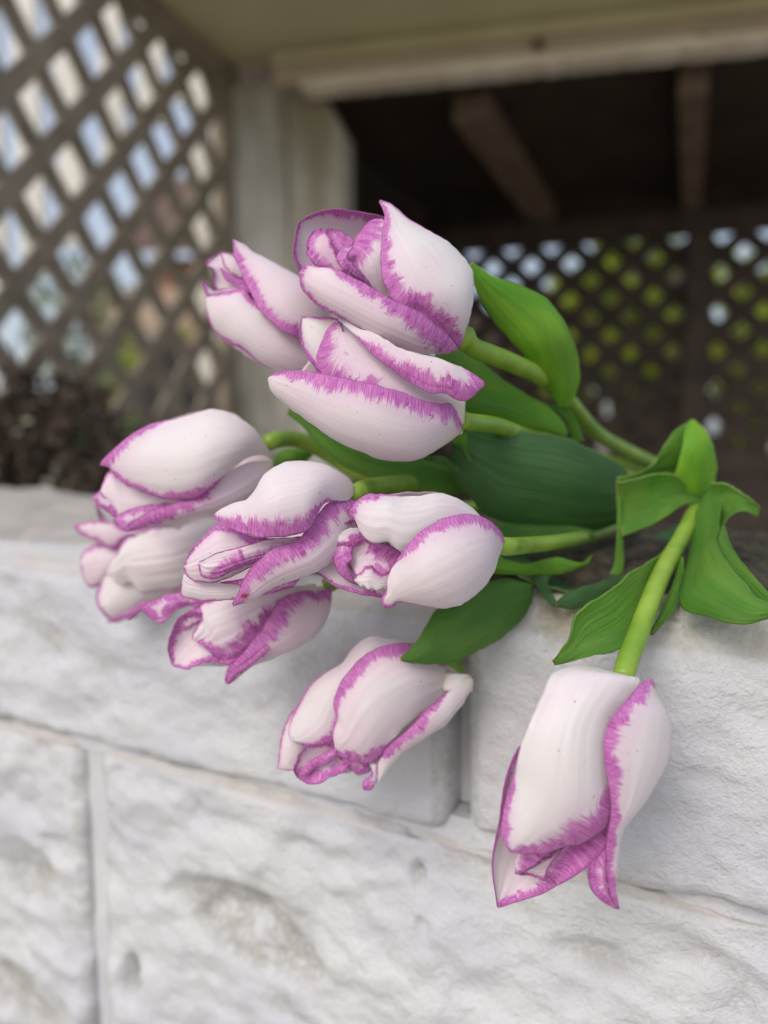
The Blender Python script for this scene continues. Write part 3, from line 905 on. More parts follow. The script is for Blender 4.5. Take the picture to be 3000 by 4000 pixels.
pet(t, patch(fr, [(930, 640), (800, 540), (700, 485), (640, 435), (620, 370), (648, 292), (688, 268)],
          [(940, 560), (850, 490), (790, 430), (748, 350), (728, 290), (705, 268)],
          D, [6, 3, 1, 1, 4], (-45, 25), 1, ([2, 2.5, 2.5, 3, 2.2, 2], [.5, .6, .8, .5]), wav=1.1, ruf=1.6), pk=.85)
pet(t, patch(fr, [(980, 620), (850, 520), (770, 400), (735, 320), (730, 272)],
          [(1010, 560), (960, 440), (890, 350), (800, 282), (735, 268)],
          D, [9, 7, 6, 8], (-25, 35), 1, ([1, 2.5, 3, 3], [1.5, 2, 3.5, 4.5]), wav=1.0, ruf=1.6), pk=.55)
pet(t, patch(fr, [(1055, 665), (955, 575), (880, 505), (845, 430), (862, 362), (888, 302), (952, 232)],
          [(1068, 640), (1054, 500), (1044, 380), (1042, 290), (1038, 224), (985, 216)],
          D, [3, -1, -3, -1, 4], (-38, 15), 1, ([0, .5, 1, 2.2, 6, 7.5, 7.5], [0]), wav=.8, ruf=1.2), pk=.08)
pet(t, patch(fr, [(980, 590), (870, 515), (805, 478), (783, 432), (793, 394), (830, 372)], [(960, 545), (880, 470), (842, 430), (850, 392), (868, 364), (840, 368)],
          D, [0, -4, -5, -3], (-50, 35), 1, ([1.5, 2.5, 3, 3, 1.5], [0, .6, .8, .3]), wav=.8, ruf=1.2), pk=.3)
pet(t, patch(fr, [(1442, 910), (1500, 740), (1515, 600), (1440, 400), (1250, 280), (1060, 200)], [(1430, 920), (1250, 900), (1000, 780), (760, 640), (640, 520), (600, 380)],
          D, [8, 26, 32, 26], (-75, 75), -1, (0, 0)), pk=.3)
stem(t, fpt(fr, [(1420, 890), (1480, 850)], .236)[:2] + [(1830, 1345, .24), (1980, 1410, .255), (2120, 1475, .275), (2215, 1560, .30), (2330, 1690, .335), (2450, 1760, .37), (2640, 1850, .41)], .0031)
fr = C6
leaf(t, patch(fr, [(630, 760), (560, 660), (490, 590), (455, 505), (380, 420), (300, 330), (230, 220), (190, 110), (170, 40)],
           [(655, 760), (695, 690), (718, 610), (712, 520), (682, 420), (622, 300), (545, 212), (430, 150), (300, 108), (178, 35)],
           .255, [26, 16, 4, 0, -4, -6], (-55, 45), 1, (0, 0), wav=.5, tilt=(0, 0)), tone=.78)
leaf(t, patch(fr, [(650, 905), (560, 880), (460, 850), (330, 815), (150, 800), (60, 700), (0, 560)], [(660, 880), (620, 810), (540, 740), (450, 690), (350, 628), (255, 555), (190, 478), (120, 448), (0, 500)],
           .265, [18, 10, 2, -2, -2], (-50, 60), 1, (0, 0), wav=.5), tone=.62)
leaf(t, patch(fr, [(690, 930), (670, 860), (620, 790), (560, 755), (520, 735)], [(740, 920), (700, 820), (655, 760), (600, 745), (525, 733)], .285, [10, 4, -2], (-50, 50), 1, (0, 0)), tone=.5)

# ---- B: bloom behind at upper left
t = tulip('tulip at upper left, half hidden behind the topmost one, with pointed tips', (2520, 1830, .395)); D = .252; fr = C1
pet(t, patch(fr, [(740, 900), (690, 895), (580, 862), (480, 812), (415, 758), (350, 680), (308, 600), (270, 520), (230, 425), (222, 340)],
          [(760, 760), (700, 640), (620, 550), (570, 520), (500, 482), (420, 440), (330, 390), (262, 346), (221, 327)],
          D, [4, -4, -7, -5, 0, 3], (-30, 76), 1, ([2.6, 2.8, 3, 3, 3, 2.4, 1], [0]), wav=.5), pk=.38)
pet(t, patch(fr, [(740, 900), (500, 800), (330, 660), (272, 596), (205, 600), (125, 620), (78, 635)],
          [(720, 1060), (600, 1082), (450, 1032), (360, 988), (280, 930), (198, 886), (140, 840), (98, 780), (77, 710), (75, 648)],
          D, [8, 0, -3, -2, 2], (-40, 72), 1, ([0, 0, 0, 1.2, 1.4, .5], [0, 0, 0, .5, 2.0, 1.8, 1.2, .3]), wav=.5), pk=.2)
pet(t, patch(fr, [(400, 700), (260, 620), (150, 640), (80, 630), (52, 552)], [(420, 640), (280, 590), (180, 588), (120, 600), (80, 572), (54, 548)],
          D, [8, 6, 4], (-40, 40), 1, (1.2, .5)), pk=.1)
pet(t, patch(fr, [(500, 720), (300, 620), (160, 600), (122, 575), (112, 490), (80, 468), (90, 432), (158, 394)],
          [(480, 560), (330, 500), (262, 460), (238, 425), (205, 402), (164, 392)],
          D, [12, 11, 10, 12], (-50, 50), -1, ([.8], [.6]), wav=.9), pk=.35)
pet(t, patch(fr, [(420, 680), (330, 620), (270, 640), (240, 575), (180, 540), (152, 482)], [(430, 620), (350, 570), (280, 545), (220, 525), (156, 480)],
          D, [6, 5, 6], (-50, 50), 1, (3.5, 3.5)), pk=.5)
pet(t, patch(fr, [(330, 560), (230, 520), (175, 470), (155, 400)], [(340, 480), (280, 440), (215, 410), (160, 396)], D, [8, 7, 8], (-40, 60), 1, (.5, .4)), pk=.2)
pet(t, patch(fr, [(760, 780), (560, 530), (330, 400), (240, 360)], [(740, 1060), (450, 1020), (200, 880), (100, 680)], D, [10, 28, 30, 22], (-75, 75), -1, (0, 0)), pk=.3)
stem(t, fpt(fr, [(740, 930), (900, 1000), (1150, 1120), (1480, 1180), (1560, 1190)], [.262, .275, .285, .29, .295]) + [(2150, 1720, .33), (2380, 1800, .37), (2520, 1830, .395)])
fr = C1
leaf(t, patch(fr, [(1500, 1690), (1300, 1700), (1000, 1620), (850, 1565), (740, 1490), (650, 1392), (590, 1322), (515, 1265)],
           [(1480, 1560), (1300, 1500), (1000, 1500), (800, 1410), (640, 1315), (560, 1258), (522, 1240)],
           .258, [14, 6, 2, 0, 0], (-40, 60), 1, (0, 0), wav=.4), tone=.45)
leaf(t, patch(fr, [(1440, 1580), (1340, 1540), (1250, 1510)], [(1450, 1560), (1350, 1500), (1255, 1500)], .252, 0, (-30, 30), 1, (0, 0)), tone=.3)

# ---- C: bloom in front at the centre top
t = tulip('tulip lying sideways below the topmost one, long lower petal with speckled violet rim', (2500, 1870, .38)); D = .220; fr = C1
pet(t, patch(fr, [(1468, 1300), (1425, 1250), (1392, 1212), (1340, 1213), (1250, 1194), (1050, 1126), (850, 1080), (670, 1046), (530, 1030), (450, 1046), (414, 1072)],
          [(1468, 1330), (1420, 1392), (1330, 1455), (1210, 1515), (1080, 1522), (910, 1470), (760, 1402), (620, 1300), (510, 1218), (428, 1135), (412, 1080)],
          D, [6, -6, -12, -12, -9, -4], (-34, 78), 1, ([3.6, 4.6, 4.3, 4.0, 4.2, 4.0, 2.6, .0], 0), wav=.5), pk=.24)
pet(t, patch(fr, [(1575, 1118), (1495, 1192), (1440, 1195), (1370, 1157), (1290, 1155), (1190, 1105), (1080, 1030), (960, 930), (880, 845), (835, 800), (790, 760)],
          [(1580, 1095), (1520, 1050), (1400, 992), (1250, 950), (1150, 920), (1050, 871), (960, 812), (850, 770), (792, 757)],
          D, [-4, -9, -9, -6, 0], (-48, 50), 1, ([6, 5.4, 5, 4.2, 3.8, 3.3, 2.4, .2, .1], [4.5, 0, 0, 0, 0, 0, 0], 4.0), wav=.6), pk=.12)
pet(t, patch(fr, [(1470, 1330), (1100, 1260), (850, 1200), (690, 1085), (668, 1000), (690, 900), (735, 805), (788, 758)],
          [(1475, 1200), (1300, 1140), (1150, 1040), (1000, 900), (880, 810), (795, 757)],
          D, [4, -1, -3, 0, 3], (-55, 40), 1, ([0, 0, 4, 7.5, 7, 5, 1.5], [0]), wav=.4), pk=.28)
pet(t, patch(fr, [(900, 1150), (700, 1045), (640, 985), (592, 890), (580, 815), (594, 742)], [(900, 1000), (830, 860), (788, 760), (700, 745), (600, 741)],
          D, [8, 6, 6, 8], (-40, 50), -1, ([1, 1.4, 1.6, 1.2, .2], [0, .6, .9, .5]), wav=.4), pk=.05)
pet(t, patch(fr, [(1470, 1290), (1300, 1000), (1000, 830), (800, 770)], [(1460, 1370), (1200, 1480), (800, 1360), (500, 1150)], D, [8, 24, 26, 16], (-75, 75), -1, (0, 0)), pk=.3)
stem(t, fpt(fr, [(1440, 1300), (1500, 1312), (1560, 1318), (1660, 1335)], [.226, .232, .238, .25]) + [(2150, 1740, .30), (2350, 1830, .34), (2500, 1870, .38)], .0026)
fr = C6
leaf(t, patch(fr, [(960, 1270), (900, 1335), (760, 1372), (600, 1368), (400, 1332), (260, 1290), (170, 1195), (105, 1110), (80, 1000), (90, 915)],
           [(960, 1080), (900, 1035), (800, 975), (640, 905), (480, 884), (300, 862), (160, 862), (100, 900)],
           .252, [46, 26, 10, 2, -2], (-66, 42), 1, (0, 0), wav=.5, rib=.5), tone=.10, label='broad dark bluish green leaf with fine ribs')
leaf(t, patch(fr, [(150, 880), (160, 930), (150, 970), (172, 1025)], [(85, 900), (95, 935), (130, 950), (176, 1018)], .249, 0, (-30, 30), 1, (0, 0)), tone=.7)

# ---- D: left bloom, smooth white back
t = tulip('plump left tulip with smooth white back, resting above a blurred tulip', (2480, 1900, .40)); D = .252; fr = C2
pet(t, patch(fr, [(1088, 330), (1030, 300), (950, 315), (830, 408), (750, 480), (690, 525), (600, 540), (480, 530), (370, 490), (262, 432), (200, 370), (158, 356)],
          [(1088, 322), (1045, 240), (985, 160), (912, 104), (830, 64), (740, 56), (640, 84), (530, 110), (420, 140), (330, 185), (240, 260), (172, 322), (154, 350)],
          D, [8, -5, -10, -9, -4, 2], (-48, 60), 1, ([0, 0, .5, 2.8, 2.6, 2.2, 1.6, .4], [0, 0, 0, 0, 0, 1.0, 3.6, 4.8, 3]), wav=.4), pk=.03)
pet(t, patch(fr, [(1088, 335), (950, 340), (750, 460), (590, 545), (490, 580), (420, 605), (350, 645), (292, 710)],
          [(1090, 350), (1075, 420), (1010, 500), (905, 560), (800, 592), (650, 630), (520, 660), (400, 690), (300, 716)],
          D, [10, 2, -3, -3, 0], (-30, 74), 1, ([0, 0, 0, 3.5, 5, 4.5, 3], [0]), wav=.5), pk=.32)
pet(t, patch(fr, [(720, 500), (450, 500), (265, 425), (205, 392), (168, 450), (155, 492), (114, 520)],
          [(700, 620), (450, 650), (280, 705), (240, 645), (172, 592), (132, 560), (115, 530)],
          D, [8, 5, 3, 6], (-50, 50), 1, ([0, 0, .8, 1.2, 1, .5], [3, 3, 2.6, 2.2, 1.6, 1]), wav=.9), pk=.35)
pet(t, patch(fr, [(600, 560), (420, 570), (300, 600), (240, 640), (265, 700)], [(600, 640), (420, 680), (320, 700), (285, 712)], D, [4, 2, 1], (-40, 50), 1, (2.2, 2.2)), pk=.4)
pet(t, patch(fr, [(400, 590), (250, 560), (180, 520), (150, 500), (120, 520)], [(420, 640), (260, 640), (190, 600), (140, 575), (122, 540)], D, [6, 4, 4], (-40, 50), 1, (.8, 2)), pk=.2)
pet(t, patch(fr, [(1088, 320), (850, 70), (450, 140), (200, 320)], [(1088, 350), (900, 550), (550, 650), (250, 640)], D, [12, 30, 32, 24], (-75, 75), -1, (0, 0)), pk=.3)
stem(t, fpt(fr, [(1055, 235), (1150, 212), (1240, 222), (1330, 262), (1420, 320), (1600, 420)], [.268, .278, .285, .29, .295, .30]) + [(1700, 1880, .315), (2100, 1890, .35), (2480, 1900, .40)], .0029)
leaf(t, patch(fr, [(1300, 285), (1190, 268), (1110, 290), (1085, 362)], [(1300, 300), (1240, 345), (1160, 368), (1090, 366)], .29, [4, 0, -2], (-50, 50), 1, (0, 0)), tone=.6)

# ---- E: blurred bloom under D
t = tulip('soft blurred tulip resting on the wall beneath the plump left one, ragged edges', (2450, 1930, .41)); D = .305; fr = C2
pet(t, patch(fr, [(900, 640), (770, 642), (600, 690), (435, 716), (320, 740), (240, 830), (183, 928)],
          [(900, 820), (700, 960), (590, 1012), (480, 1032), (370, 1028), (312, 978), (240, 998), (190, 942)],
          D, [6, -4, -8, -6, 0], (-55, 66), 1, ([0, 0, 0, 0, .7, .5], [0, .6, 1.6, 1.4, .8, .1, .0]), wav=1.6, rib=.8), pk=.05)
pet(t, patch(fr, [(620, 720), (420, 690), (300, 705), (175, 650), (95, 662), (12, 680)], [(600, 820), (430, 790), (310, 750), (220, 805), (130, 772), (60, 742), (14, 688)],
          D, [6, 3, 0, 3], (-50, 50), 1, (1.2, 1.5), wav=1.4), pk=.3)
pet(t, patch(fr, [(450, 800), (240, 790), (120, 785), (62, 825), (48, 870)], [(450, 950), (240, 920), (150, 1012), (82, 1002), (50, 910)],
          D, [8, 5, 4, 6], (-50, 50), 1, (1.5, 1.1), wav=1.4), pk=.35)
pet(t, patch(fr, [(780, 900), (420, 900), (210, 925), (150, 1000), (132, 1060), (142, 1120)], [(780, 960), (600, 1030), (420, 1100), (310, 1188), (220, 1200), (150, 1132)],
          D, [8, 5, 3, 4], (-40, 60), 1, ([0, 0, .8, 1.2, 1], [0, 0, .4, 1, 1.2]), wav=1.4), pk=.05)
pet(t, patch(fr, [(400, 1080), (300, 1150), (230, 1180), (190, 1202)], [(420, 1100), (330, 1165), (262, 1186), (200, 1206)], D, [4, 3], (-40, 40), 1, (1.5, 1.5)), pk=.4)
pet(t, patch(fr, [(180, 640), (150, 600), (130, 570), (128, 562)], [(240, 700), (200, 680), (160, 662), (148, 640), (130, 565)], D, [2, 0, -3], (-30, 40), 1, (1.0, 1.2)), pk=.4)
pet(t, patch(fr, [(880, 600), (500, 590), (250, 640), (120, 700)], [(880, 860), (600, 1030), (300, 1150), (100, 980)], D, [10, 20, 20, 16], (-70, 70), -1, (0, 0)), pk=.2)
stem(t, fpt(fr, [(870, 740), (1000, 700), (1300, 640)], [.302, .31, .32]) + [(1500, 2000, .335), (1900, 1980, .36), (2450, 1930, .41)], .0027)
leaf(t, patch(C6, [(940, 1420), (800, 1400), (600, 1400), (420, 1400), (300, 1420)], [(960, 1720), (800, 1700), (600, 1660), (430, 1600), (300, 1480)], .355, 0, (-25, 25), 1, (0, 0), tilt=([0, 0, -20, -40], [-100, -100, -102, -92])), tone=.05)  # dark filler leaf added over the wall top to deepen the shaded gap
leaf(t, patch(C6, [(1240, 1330), (1100, 1390), (960, 1420), (880, 1430)], [(1260, 1440), (1160, 1500), (1020, 1590), (890, 1650)], .352, 0, (-25, 25), 1, (0, 0), tilt=(0, [-18, -45, -78, -92])), tone=.02)  # second dark leaf, put in to shade the gap below the hood leaf

# ---- F: sharp bloom with a hooded upper petal
t = tulip('central left tulip, hooded pink upper petal over ribbed violet inner petals, one red speck', (2470, 1960, .385)); D = .216; fr = C2
pet(t, patch(fr, [(1522, 512), (1495, 545), (1430, 552), (1365, 562), (1318, 635), (1272, 710), (1200, 730), (1080, 746), (940, 727), (852, 692), (800, 665), (766, 634)],
          [(1524, 498), (1518, 460), (1470, 408), (1382, 360), (1272, 334), (1170, 340), (1090, 370), (1032, 420), (990, 492), (942, 545), (870, 566), (800, 600), (768, 626)],
          D, [6, -5, -11, -12, -8, -3], (-40, 74), 1, ([0, .5, 3, 4.2, 5, 4.6, 3, .8], [0]), wav=.5), pk=.16)
pet(t, patch(fr, [(1545, 545), (1460, 548), (1385, 556), (1300, 665), (1230, 748), (1080, 810), (990, 888), (930, 970), (900, 1040), (868, 1104)],
          [(1560, 640), (1500, 780), (1400, 880), (1330, 925), (1180, 980), (1080, 1020), (980, 1080), (874, 1115)],
          D, [5, -3, -6, -6, -3], (-32, 66), 1, ([4.5, 5, 4.6, 4.4, 4.4, 4.6, 3.6, 2], [0]), wav=.5), pk=.26)
pet(t, patch(fr, [(1280, 740), (1000, 745), (860, 690), (800, 672), (705, 750), (640, 822), (610, 885)], [(1200, 830), (1000, 890), (880, 950), (760, 990), (690, 988), (640, 972), (607, 915)],
          D, [4, 2, 0, 3], (-55, 50), 1, ([0, 2.5, 2.5, 2.0, 1.6, 1.0], [0, 0, .4, .6, .8]), wav=.6, rib=.5), pk=.40)
pet(t, patch(fr, [(1240, 750), (1050, 762), (900, 800), (780, 832), (690, 876)], [(1160, 840), (1000, 880), (880, 920), (770, 968), (700, 955), (685, 890)],
          D, [0, -3, -4, -2], (-45, 60), 1, ([0, 0, .4, .3], [3, 3.4, 3.4, 1.6, .5]), wav=.5, rib=.5), pk=.30)
pet(t, patch(fr, [(1080, 950), (900, 985), (760, 985), (650, 945), (604, 950)], [(1200, 990), (1020, 1050), (880, 1075), (780, 1086), (665, 1080), (592, 1060), (596, 1000)],
          D, [4, 5, 6, 7], (-40, 60), 1, ([0], [.3, .4, .5, .5, .6]), wav=.5), pk=.10)
pet(t, patch(fr, [(1240, 960), (1000, 960), (860, 980), (800, 990)], [(1200, 1010), (1020, 1055), (900, 1000), (810, 992)], D, [3, 2, 3], (-40, 40), 1, (3, 1)), pk=.45)
pet(t, patch(fr, [(1530, 500), (1250, 340), (950, 560), (700, 760)], [(1540, 620), (1300, 930), (950, 1060), (650, 1040)], D, [12, 28, 30, 18], (-75, 75), -1, (0, 0)), pk=.3)
mk = patch(fr, [(912, 1058), (930, 1050), (960, 1052)], [(914, 1068), (935, 1070), (958, 1058)], D, -5.5, (-20, 20), 1, (0, 0), wav=0, nu=8, nv=5)
M_RED = plain('dark_red_speck', (0.22, 0.004, 0.02), (0.16, 0.004, 0.02), 50, 0.5)
mesh_obj('speck', mk['v'], mk['f'], M_RED, t, True)
stem(t, fpt(fr, [(1495, 525), (1540, 510)], .224)[:2] + [(1410, 1915, .232), (1500, 1895, .25), (1640, 1885, .27), (1850, 1900, .30), (2200, 1940, .345), (2470, 1960, .385)], .0028)

# ---- G: sharp bloom right of centre
t = tulip('tulip at the centre with closed rounded right petal and violet crescent inside its mouth', (2480, 2000, .375)); D = .214; fr = C3
pet(t, patch(fr, [(1512, 498), (1500, 440), (1440, 368), (1350, 312), (1220, 290), (1090, 318), (990, 370), (890, 430), (825, 505), (770, 580), (705, 680), (670, 765), (664, 840), (625, 900), (642, 960)],
          [(1512, 508), (1472, 590), (1440, 700), (1362, 820), (1270, 900), (1170, 950), (1072, 970), (980, 961), (860, 942), (742, 926), (705, 958), (655, 968)],
          D, [6, -6, -12, -13, -9, -5], (-48, 68), 1, ([1.5, 3.0, 3.4, 3.4, 3.2, 2.8, .2, .2, 1.6], [0, 0, 0, 0, 0, .5, .7, 1.2]), wav=.45), pk=.22)
pet(t, patch(fr, [(1420, 400), (1150, 420), (900, 540), (762, 556), (680, 492), (585, 498), (505, 458), (465, 390), (438, 335), (402, 300)],
          [(1340, 310), (1275, 245), (1180, 182), (1060, 145), (945, 155), (880, 165), (750, 160), (605, 148), (520, 150), (440, 206), (398, 280)],
          D, [6, -2, -7, -8, -4], (-44, 72), 1, ([0], [0, 0, 0, 0, .2, 1.6, 3.2, 2.2]), wav=.55, rib=.3), pk=.06)
pet(t, patch(fr, [(760, 600), (600, 420), (438, 322), (340, 370), (250, 432), (172, 520), (115, 612), (86, 704)],
          [(800, 900), (650, 892), (500, 872), (360, 836), (262, 790), (200, 738), (150, 715), (88, 713)],
          D, [12, 10, 8, 6, 5], (-50, 50), -1, ([0, 1, 2.2, 2.2, 1.6, .8], [1.6, 1.8, 1.6, 1.0, .2]), wav=.4), pk=.30)
pet(t, patch(fr, [(560, 800), (470, 802), (380, 770), (310, 700), (270, 600), (276, 520), (312, 455), (380, 405)],
          [(560, 740), (460, 790), (412, 740), (386, 660), (415, 590), (416, 530), (440, 440), (430, 396)],
          D, [6, 2, 0, 1, 4], (-50, 20), 1, ([5, 5, 5, 5, 4, .8, .0], [4, 4, 4, 3.5, 3, .2, .0]), wav=.8, ruf=1.2), pk=.4)
pet(t, patch(fr, [(640, 470), (540, 440), (460, 390), (380, 400), (310, 450), (286, 510)], [(660, 530), (560, 520), (480, 488), (425, 512), (350, 518), (292, 518)], D, [5, 2, 0.5, 1], (-20, 30), 1, (0, [.2, 2.2, 1.6, .6]), wav=.9, ruf=1.2), pk=.0)
pet(t, patch(fr, [(800, 600), (720, 540), (620, 498), (500, 465), (425, 520), (408, 590), (388, 650)],
          [(800, 720), (690, 735), (600, 730), (530, 700), (460, 732), (440, 730), (396, 668)],
          D, [2, 1, 2, 4], (-45, 45), -1, ([5, 5, 4.5, 3.5, .6, .3], [5, 4.5, 3, .8, .6]), wav=.5), pk=.35)
pet(t, patch(fr, [(780, 690), (690, 700), (620, 726), (560, 672), (508, 682), (452, 735), (430, 760)], [(760, 850), (660, 834), (560, 826), (480, 802), (434, 768)],
          D, [-1, -3, -4, -2], (-30, 40), 1, ([.6, 1.2, .8, .2], [0]), wav=1.0, ruf=1.3), pk=.1)
pet(t, patch(fr, [(1510, 480), (1100, 160), (600, 180), (250, 440)], [(1510, 520), (1150, 940), (700, 910), (300, 790)], D, [10, 28, 30, 20], (-75, 75), -1, (0, 0)), pk=.3)
stem(t, fpt(fr, [(1480, 520), (1540, 525)], .222)[:2] + [(2050, 2130, .24), (2200, 2115, .265), (2350, 2080, .31), (2480, 2000, .375)], .0026)
fr = C6
leaf(t, patch(fr, [(760, 1540), (700, 1560), (600, 1585), (450, 1585), (300, 1580), (200, 1560)], [(780, 1490), (740, 1530), (600, 1505), (450, 1535), (310, 1512), (200, 1500)], .245, [14, 6, 0], (-40, 40), 1, (0, 0)), tone=.7)
leaf(t, patch(fr, [(800, 1400), (600, 1420), (450, 1420), (300, 1430), (180, 1400)], [(780, 1370), (600, 1330), (480, 1312), (370, 1306), (290, 1345), (190, 1380)], .265, [20, 10, 0], (-40, 50), 1, (0, 0)), tone=.3)

# ---- H: bloom below F
t = tulip('tulip under the hooded one, frilled violet lips spread towards lower left', (2450, 2040, .38)); D = .249; fr = C2
pet(t, patch(fr, [(1400, 1020), (1330, 1035), (1240, 1035), (1130, 1080), (1070, 1170), (1000, 1275), (920, 1375), (842, 1455), (826, 1515)],
          [(1402, 1015), (1402, 1100), (1370, 1200), (1300, 1290), (1200, 1350), (1085, 1400), (980, 1438), (900, 1500), (846, 1538)],
          D, [6, -3, -7, -6, -3], (-34, 76), 1, ([3, 4.2, 5, 5, 4.6, 4.2, 4, 3], [0]), wav=.5), pk=.30)
pet(t, patch(fr, [(1320, 1000), (1000, 1025), (800, 1080), (690, 1110), (700, 1190), (650, 1290), (690, 1312)],
          [(1330, 1080), (1150, 1180), (1010, 1320), (910, 1420), (830, 1412), (760, 1372), (705, 1322)],
          D, [2, -2, -4, -3, -1], (-50, 50), 1, ([0, 0, .4, .8, .3], [0, 4.5, 7.5, 8, 6, 2]), wav=.9, rib=.6), pk=.12)
pet(t, patch(fr, [(950, 1250), (750, 1160), (590, 1165), (548, 1230), (520, 1340), (538, 1425)],
          [(980, 1380), (850, 1425), (750, 1412), (680, 1436), (610, 1456), (545, 1440)],
          D, [3, 3, 2, 3], (-45, 45), -1, ([0, 2, 3.5, 3.5, 2.4, 1], [3, 3, 2.2, 1.6, .8]), wav=.8), pk=.30)
pet(t, patch(fr, [(850, 1060), (600, 1040), (480, 1065), (392, 1118), (306, 1192)], [(850, 1130), (692, 1116), (572, 1132), (532, 1172), (470, 1202), (410, 1166), (370, 1142), (310, 1194)],
          D, [3, 0, -1, 0], (-50, 50), 1, (2.8, 3.0), wav=1.0), pk=.30)
pet(t, patch(fr, [(800, 1090), (640, 1140), (570, 1200), (545, 1260)], [(800, 1180), (690, 1200), (620, 1240), (560, 1270)], D, [2, 0, 1], (-45, 45), 1, (3.2, .6), wav=.5), pk=.2)
pet(t, patch(fr, [(1050, 1330), (940, 1420), (860, 1470), (830, 1530)], [(1070, 1350), (960, 1440), (890, 1490), (838, 1536)], D, [-9, -9, -6], (-50, 50), 1, (3, 1)), pk=.5)
pet(t, patch(fr, [(1395, 1010), (1000, 1030), (700, 1100), (560, 1250)], [(1400, 1080), (1250, 1310), (950, 1430), (640, 1440)], D, [10, 24, 24, 16], (-75, 75), -1, (0, 0)), pk=.3)
stem(t, fpt(fr, [(1370, 1010), (1420, 985)], .258)[:2] + [(1450, 2210, .27), (1900, 2150, .32), (2450, 2040, .38)], .0026)
fr = C6
leaf(t, patch(fr, [(960, 1590), (880, 1605), (780, 1640), (690, 1668), (640, 1692), (600, 1735)], [(960, 1670), (850, 1700), (750, 1742), (660, 1758), (608, 1750)], .248, [14, 6, 0, -3], (-40, 50), 1, (0, 0), wav=.6),
     patch(fr, [(600, 1560), (560, 1620), (585, 1690), (604, 1738)], [(480, 1560), (505, 1640), (550, 1710), (600, 1748)], .249, [6, 2, -2], (-50, 30), 1, (0, 0)), tone=.10, label='small leaf rolled to a point with an orange tip')

# ---- I: bloom hanging against the wall at the lower middle
t = tulip('lower middle tulip hanging head down against the block joint, torn violet tips', (2420, 2080, .37)); D = .243; fr = C4
pet(t, patch(fr, [(1230, 250), (1010, 115), (850, 113), (720, 170), (622, 258), (540, 380), (503, 490), (515, 570), (498, 650), (500, 730), (522, 815)],
          [(1250, 400), (1130, 505), (1040, 580), (930, 690), (830, 800), (760, 870), (690, 885), (610, 865), (530, 828)],
          D, [6, -5, -9, -8, -4], (-46, 48), 1, ([.5, 3, 3.6, 3.8, 3.8, 3.2, 2.2, .8, .3], [0, 0, 0, 0, 1, 4, 4.5, 2]), wav=.5, rib=.35), pk=.16)
pet(t, patch(fr, [(1395, 330), (1240, 415), (1170, 480), (1100, 535), (1000, 650), (890, 740), (820, 805), (784, 880), (784, 1000)],
          [(1406, 332), (1398, 400), (1320, 520), (1230, 630), (1100, 720), (975, 800), (890, 880), (792, 1010)],
          D, [4, -3, -6, -4, -2], (-36, 70), 1, ([0, 0, 1.5, 3, 3.2, 2.8, .8, .2], [0]), wav=.4), pk=.12)
pet(t, patch(fr, [(780, 880), (738, 868), (748, 950), (697, 1000), (692, 1040)], [(800, 900), (790, 940), (780, 980), (750, 1050), (700, 1056)], D, [-2, -3, -4], (-45, 45), 1, ([0, 0, 1, 3], [0, 0, 1, 3.5])), pk=.1)
pet(t, patch(fr, [(1020, 130), (850, 250), (650, 450), (560, 600), (510, 730), (410, 775), (325, 772), (262, 742)],
          [(1020, 95), (850, 74), (745, 63), (680, 90), (620, 150), (560, 228), (480, 280), (390, 340), (330, 410), (280, 490), (226, 600), (210, 680), (228, 732)],
          D, [8, 0, -2, -1, 3], (-30, 74), 1, ([0, 0, 0, .5, 2.5, 2, .2], [0, 0, 0, 0, .6, 1.4, 1, .2]), wav=.4), pk=.14)
pet(t, patch(fr, [(420, 620), (340, 750), (280, 870), (240, 925), (150, 918)], [(330, 440), (225, 560), (170, 690), (150, 800), (139, 915)], D, [8, 6, 5, 7], (-45, 45), 1, (.5, .8), wav=.4), pk=.2)
pet(t, patch(fr, [(570, 740), (420, 750), (320, 775), (265, 860), (246, 930), (268, 975)], [(640, 850), (575, 930), (480, 972), (412, 1012), (350, 1018), (282, 985)], D, [1, 0, -1, 1], (-50, 50), -1, ([2.5, 3, 2, 1], [3.5, 3.5, 3, 4, 3]), wav=.8), pk=.35)
pet(t, patch(fr, [(520, 770), (440, 820), (330, 880), (280, 950)], [(540, 830), (470, 880), (400, 900), (320, 960), (290, 960)], D, [-3, -4, -3], (-50, 50), 1, (1.8, 2.6), wav=.4), pk=.1)
pet(t, patch(fr, [(620, 790), (545, 835), (590, 900), (655, 955)], [(820, 790), (760, 870), (738, 935), (668, 958)], D, [-1, -2, 0], (-45, 45), 1, (3.5, 3.5), wav=.6), pk=.3)
pet(t, patch(fr, [(1220, 410), (1210, 330), (1225, 300), (1300, 305)], [(1400, 420), (1404, 350), (1380, 312), (1310, 305)], D, [2, 4, 6], (-50, 50), 1, (0, 0), wav=.2), pk=.0)
pet(t, patch(fr, [(1350, 320), (900, 90), (500, 300), (250, 620)], [(1380, 400), (1100, 700), (800, 890), (450, 960)], D, [10, 18, 20, 14], (-70, 70), -1, (0, 0)), pk=.3)
stem(t, fpt(fr, [(1330, 350), (1290, 270)], [.252, .258]) + [(1780, 2500, .268), (1880, 2330, .285), (2100, 2200, .32), (2420, 2080, .37)], .0026)
fr = C3
leaf(t, patch(fr, [(1720, 800), (1500, 760), (1290, 840), (1170, 930), (1020, 980), (960, 1080), (900, 1190), (822, 1282), (764, 1332)],
           [(1700, 920), (1640, 1040), (1560, 1120), (1450, 1200), (1300, 1285), (1140, 1352), (1000, 1366), (860, 1362), (768, 1342)],
           .238, [16, 8, 2, -2, -4], (-50, 45), 1, (0, 0), wav=.6), tone=.34)

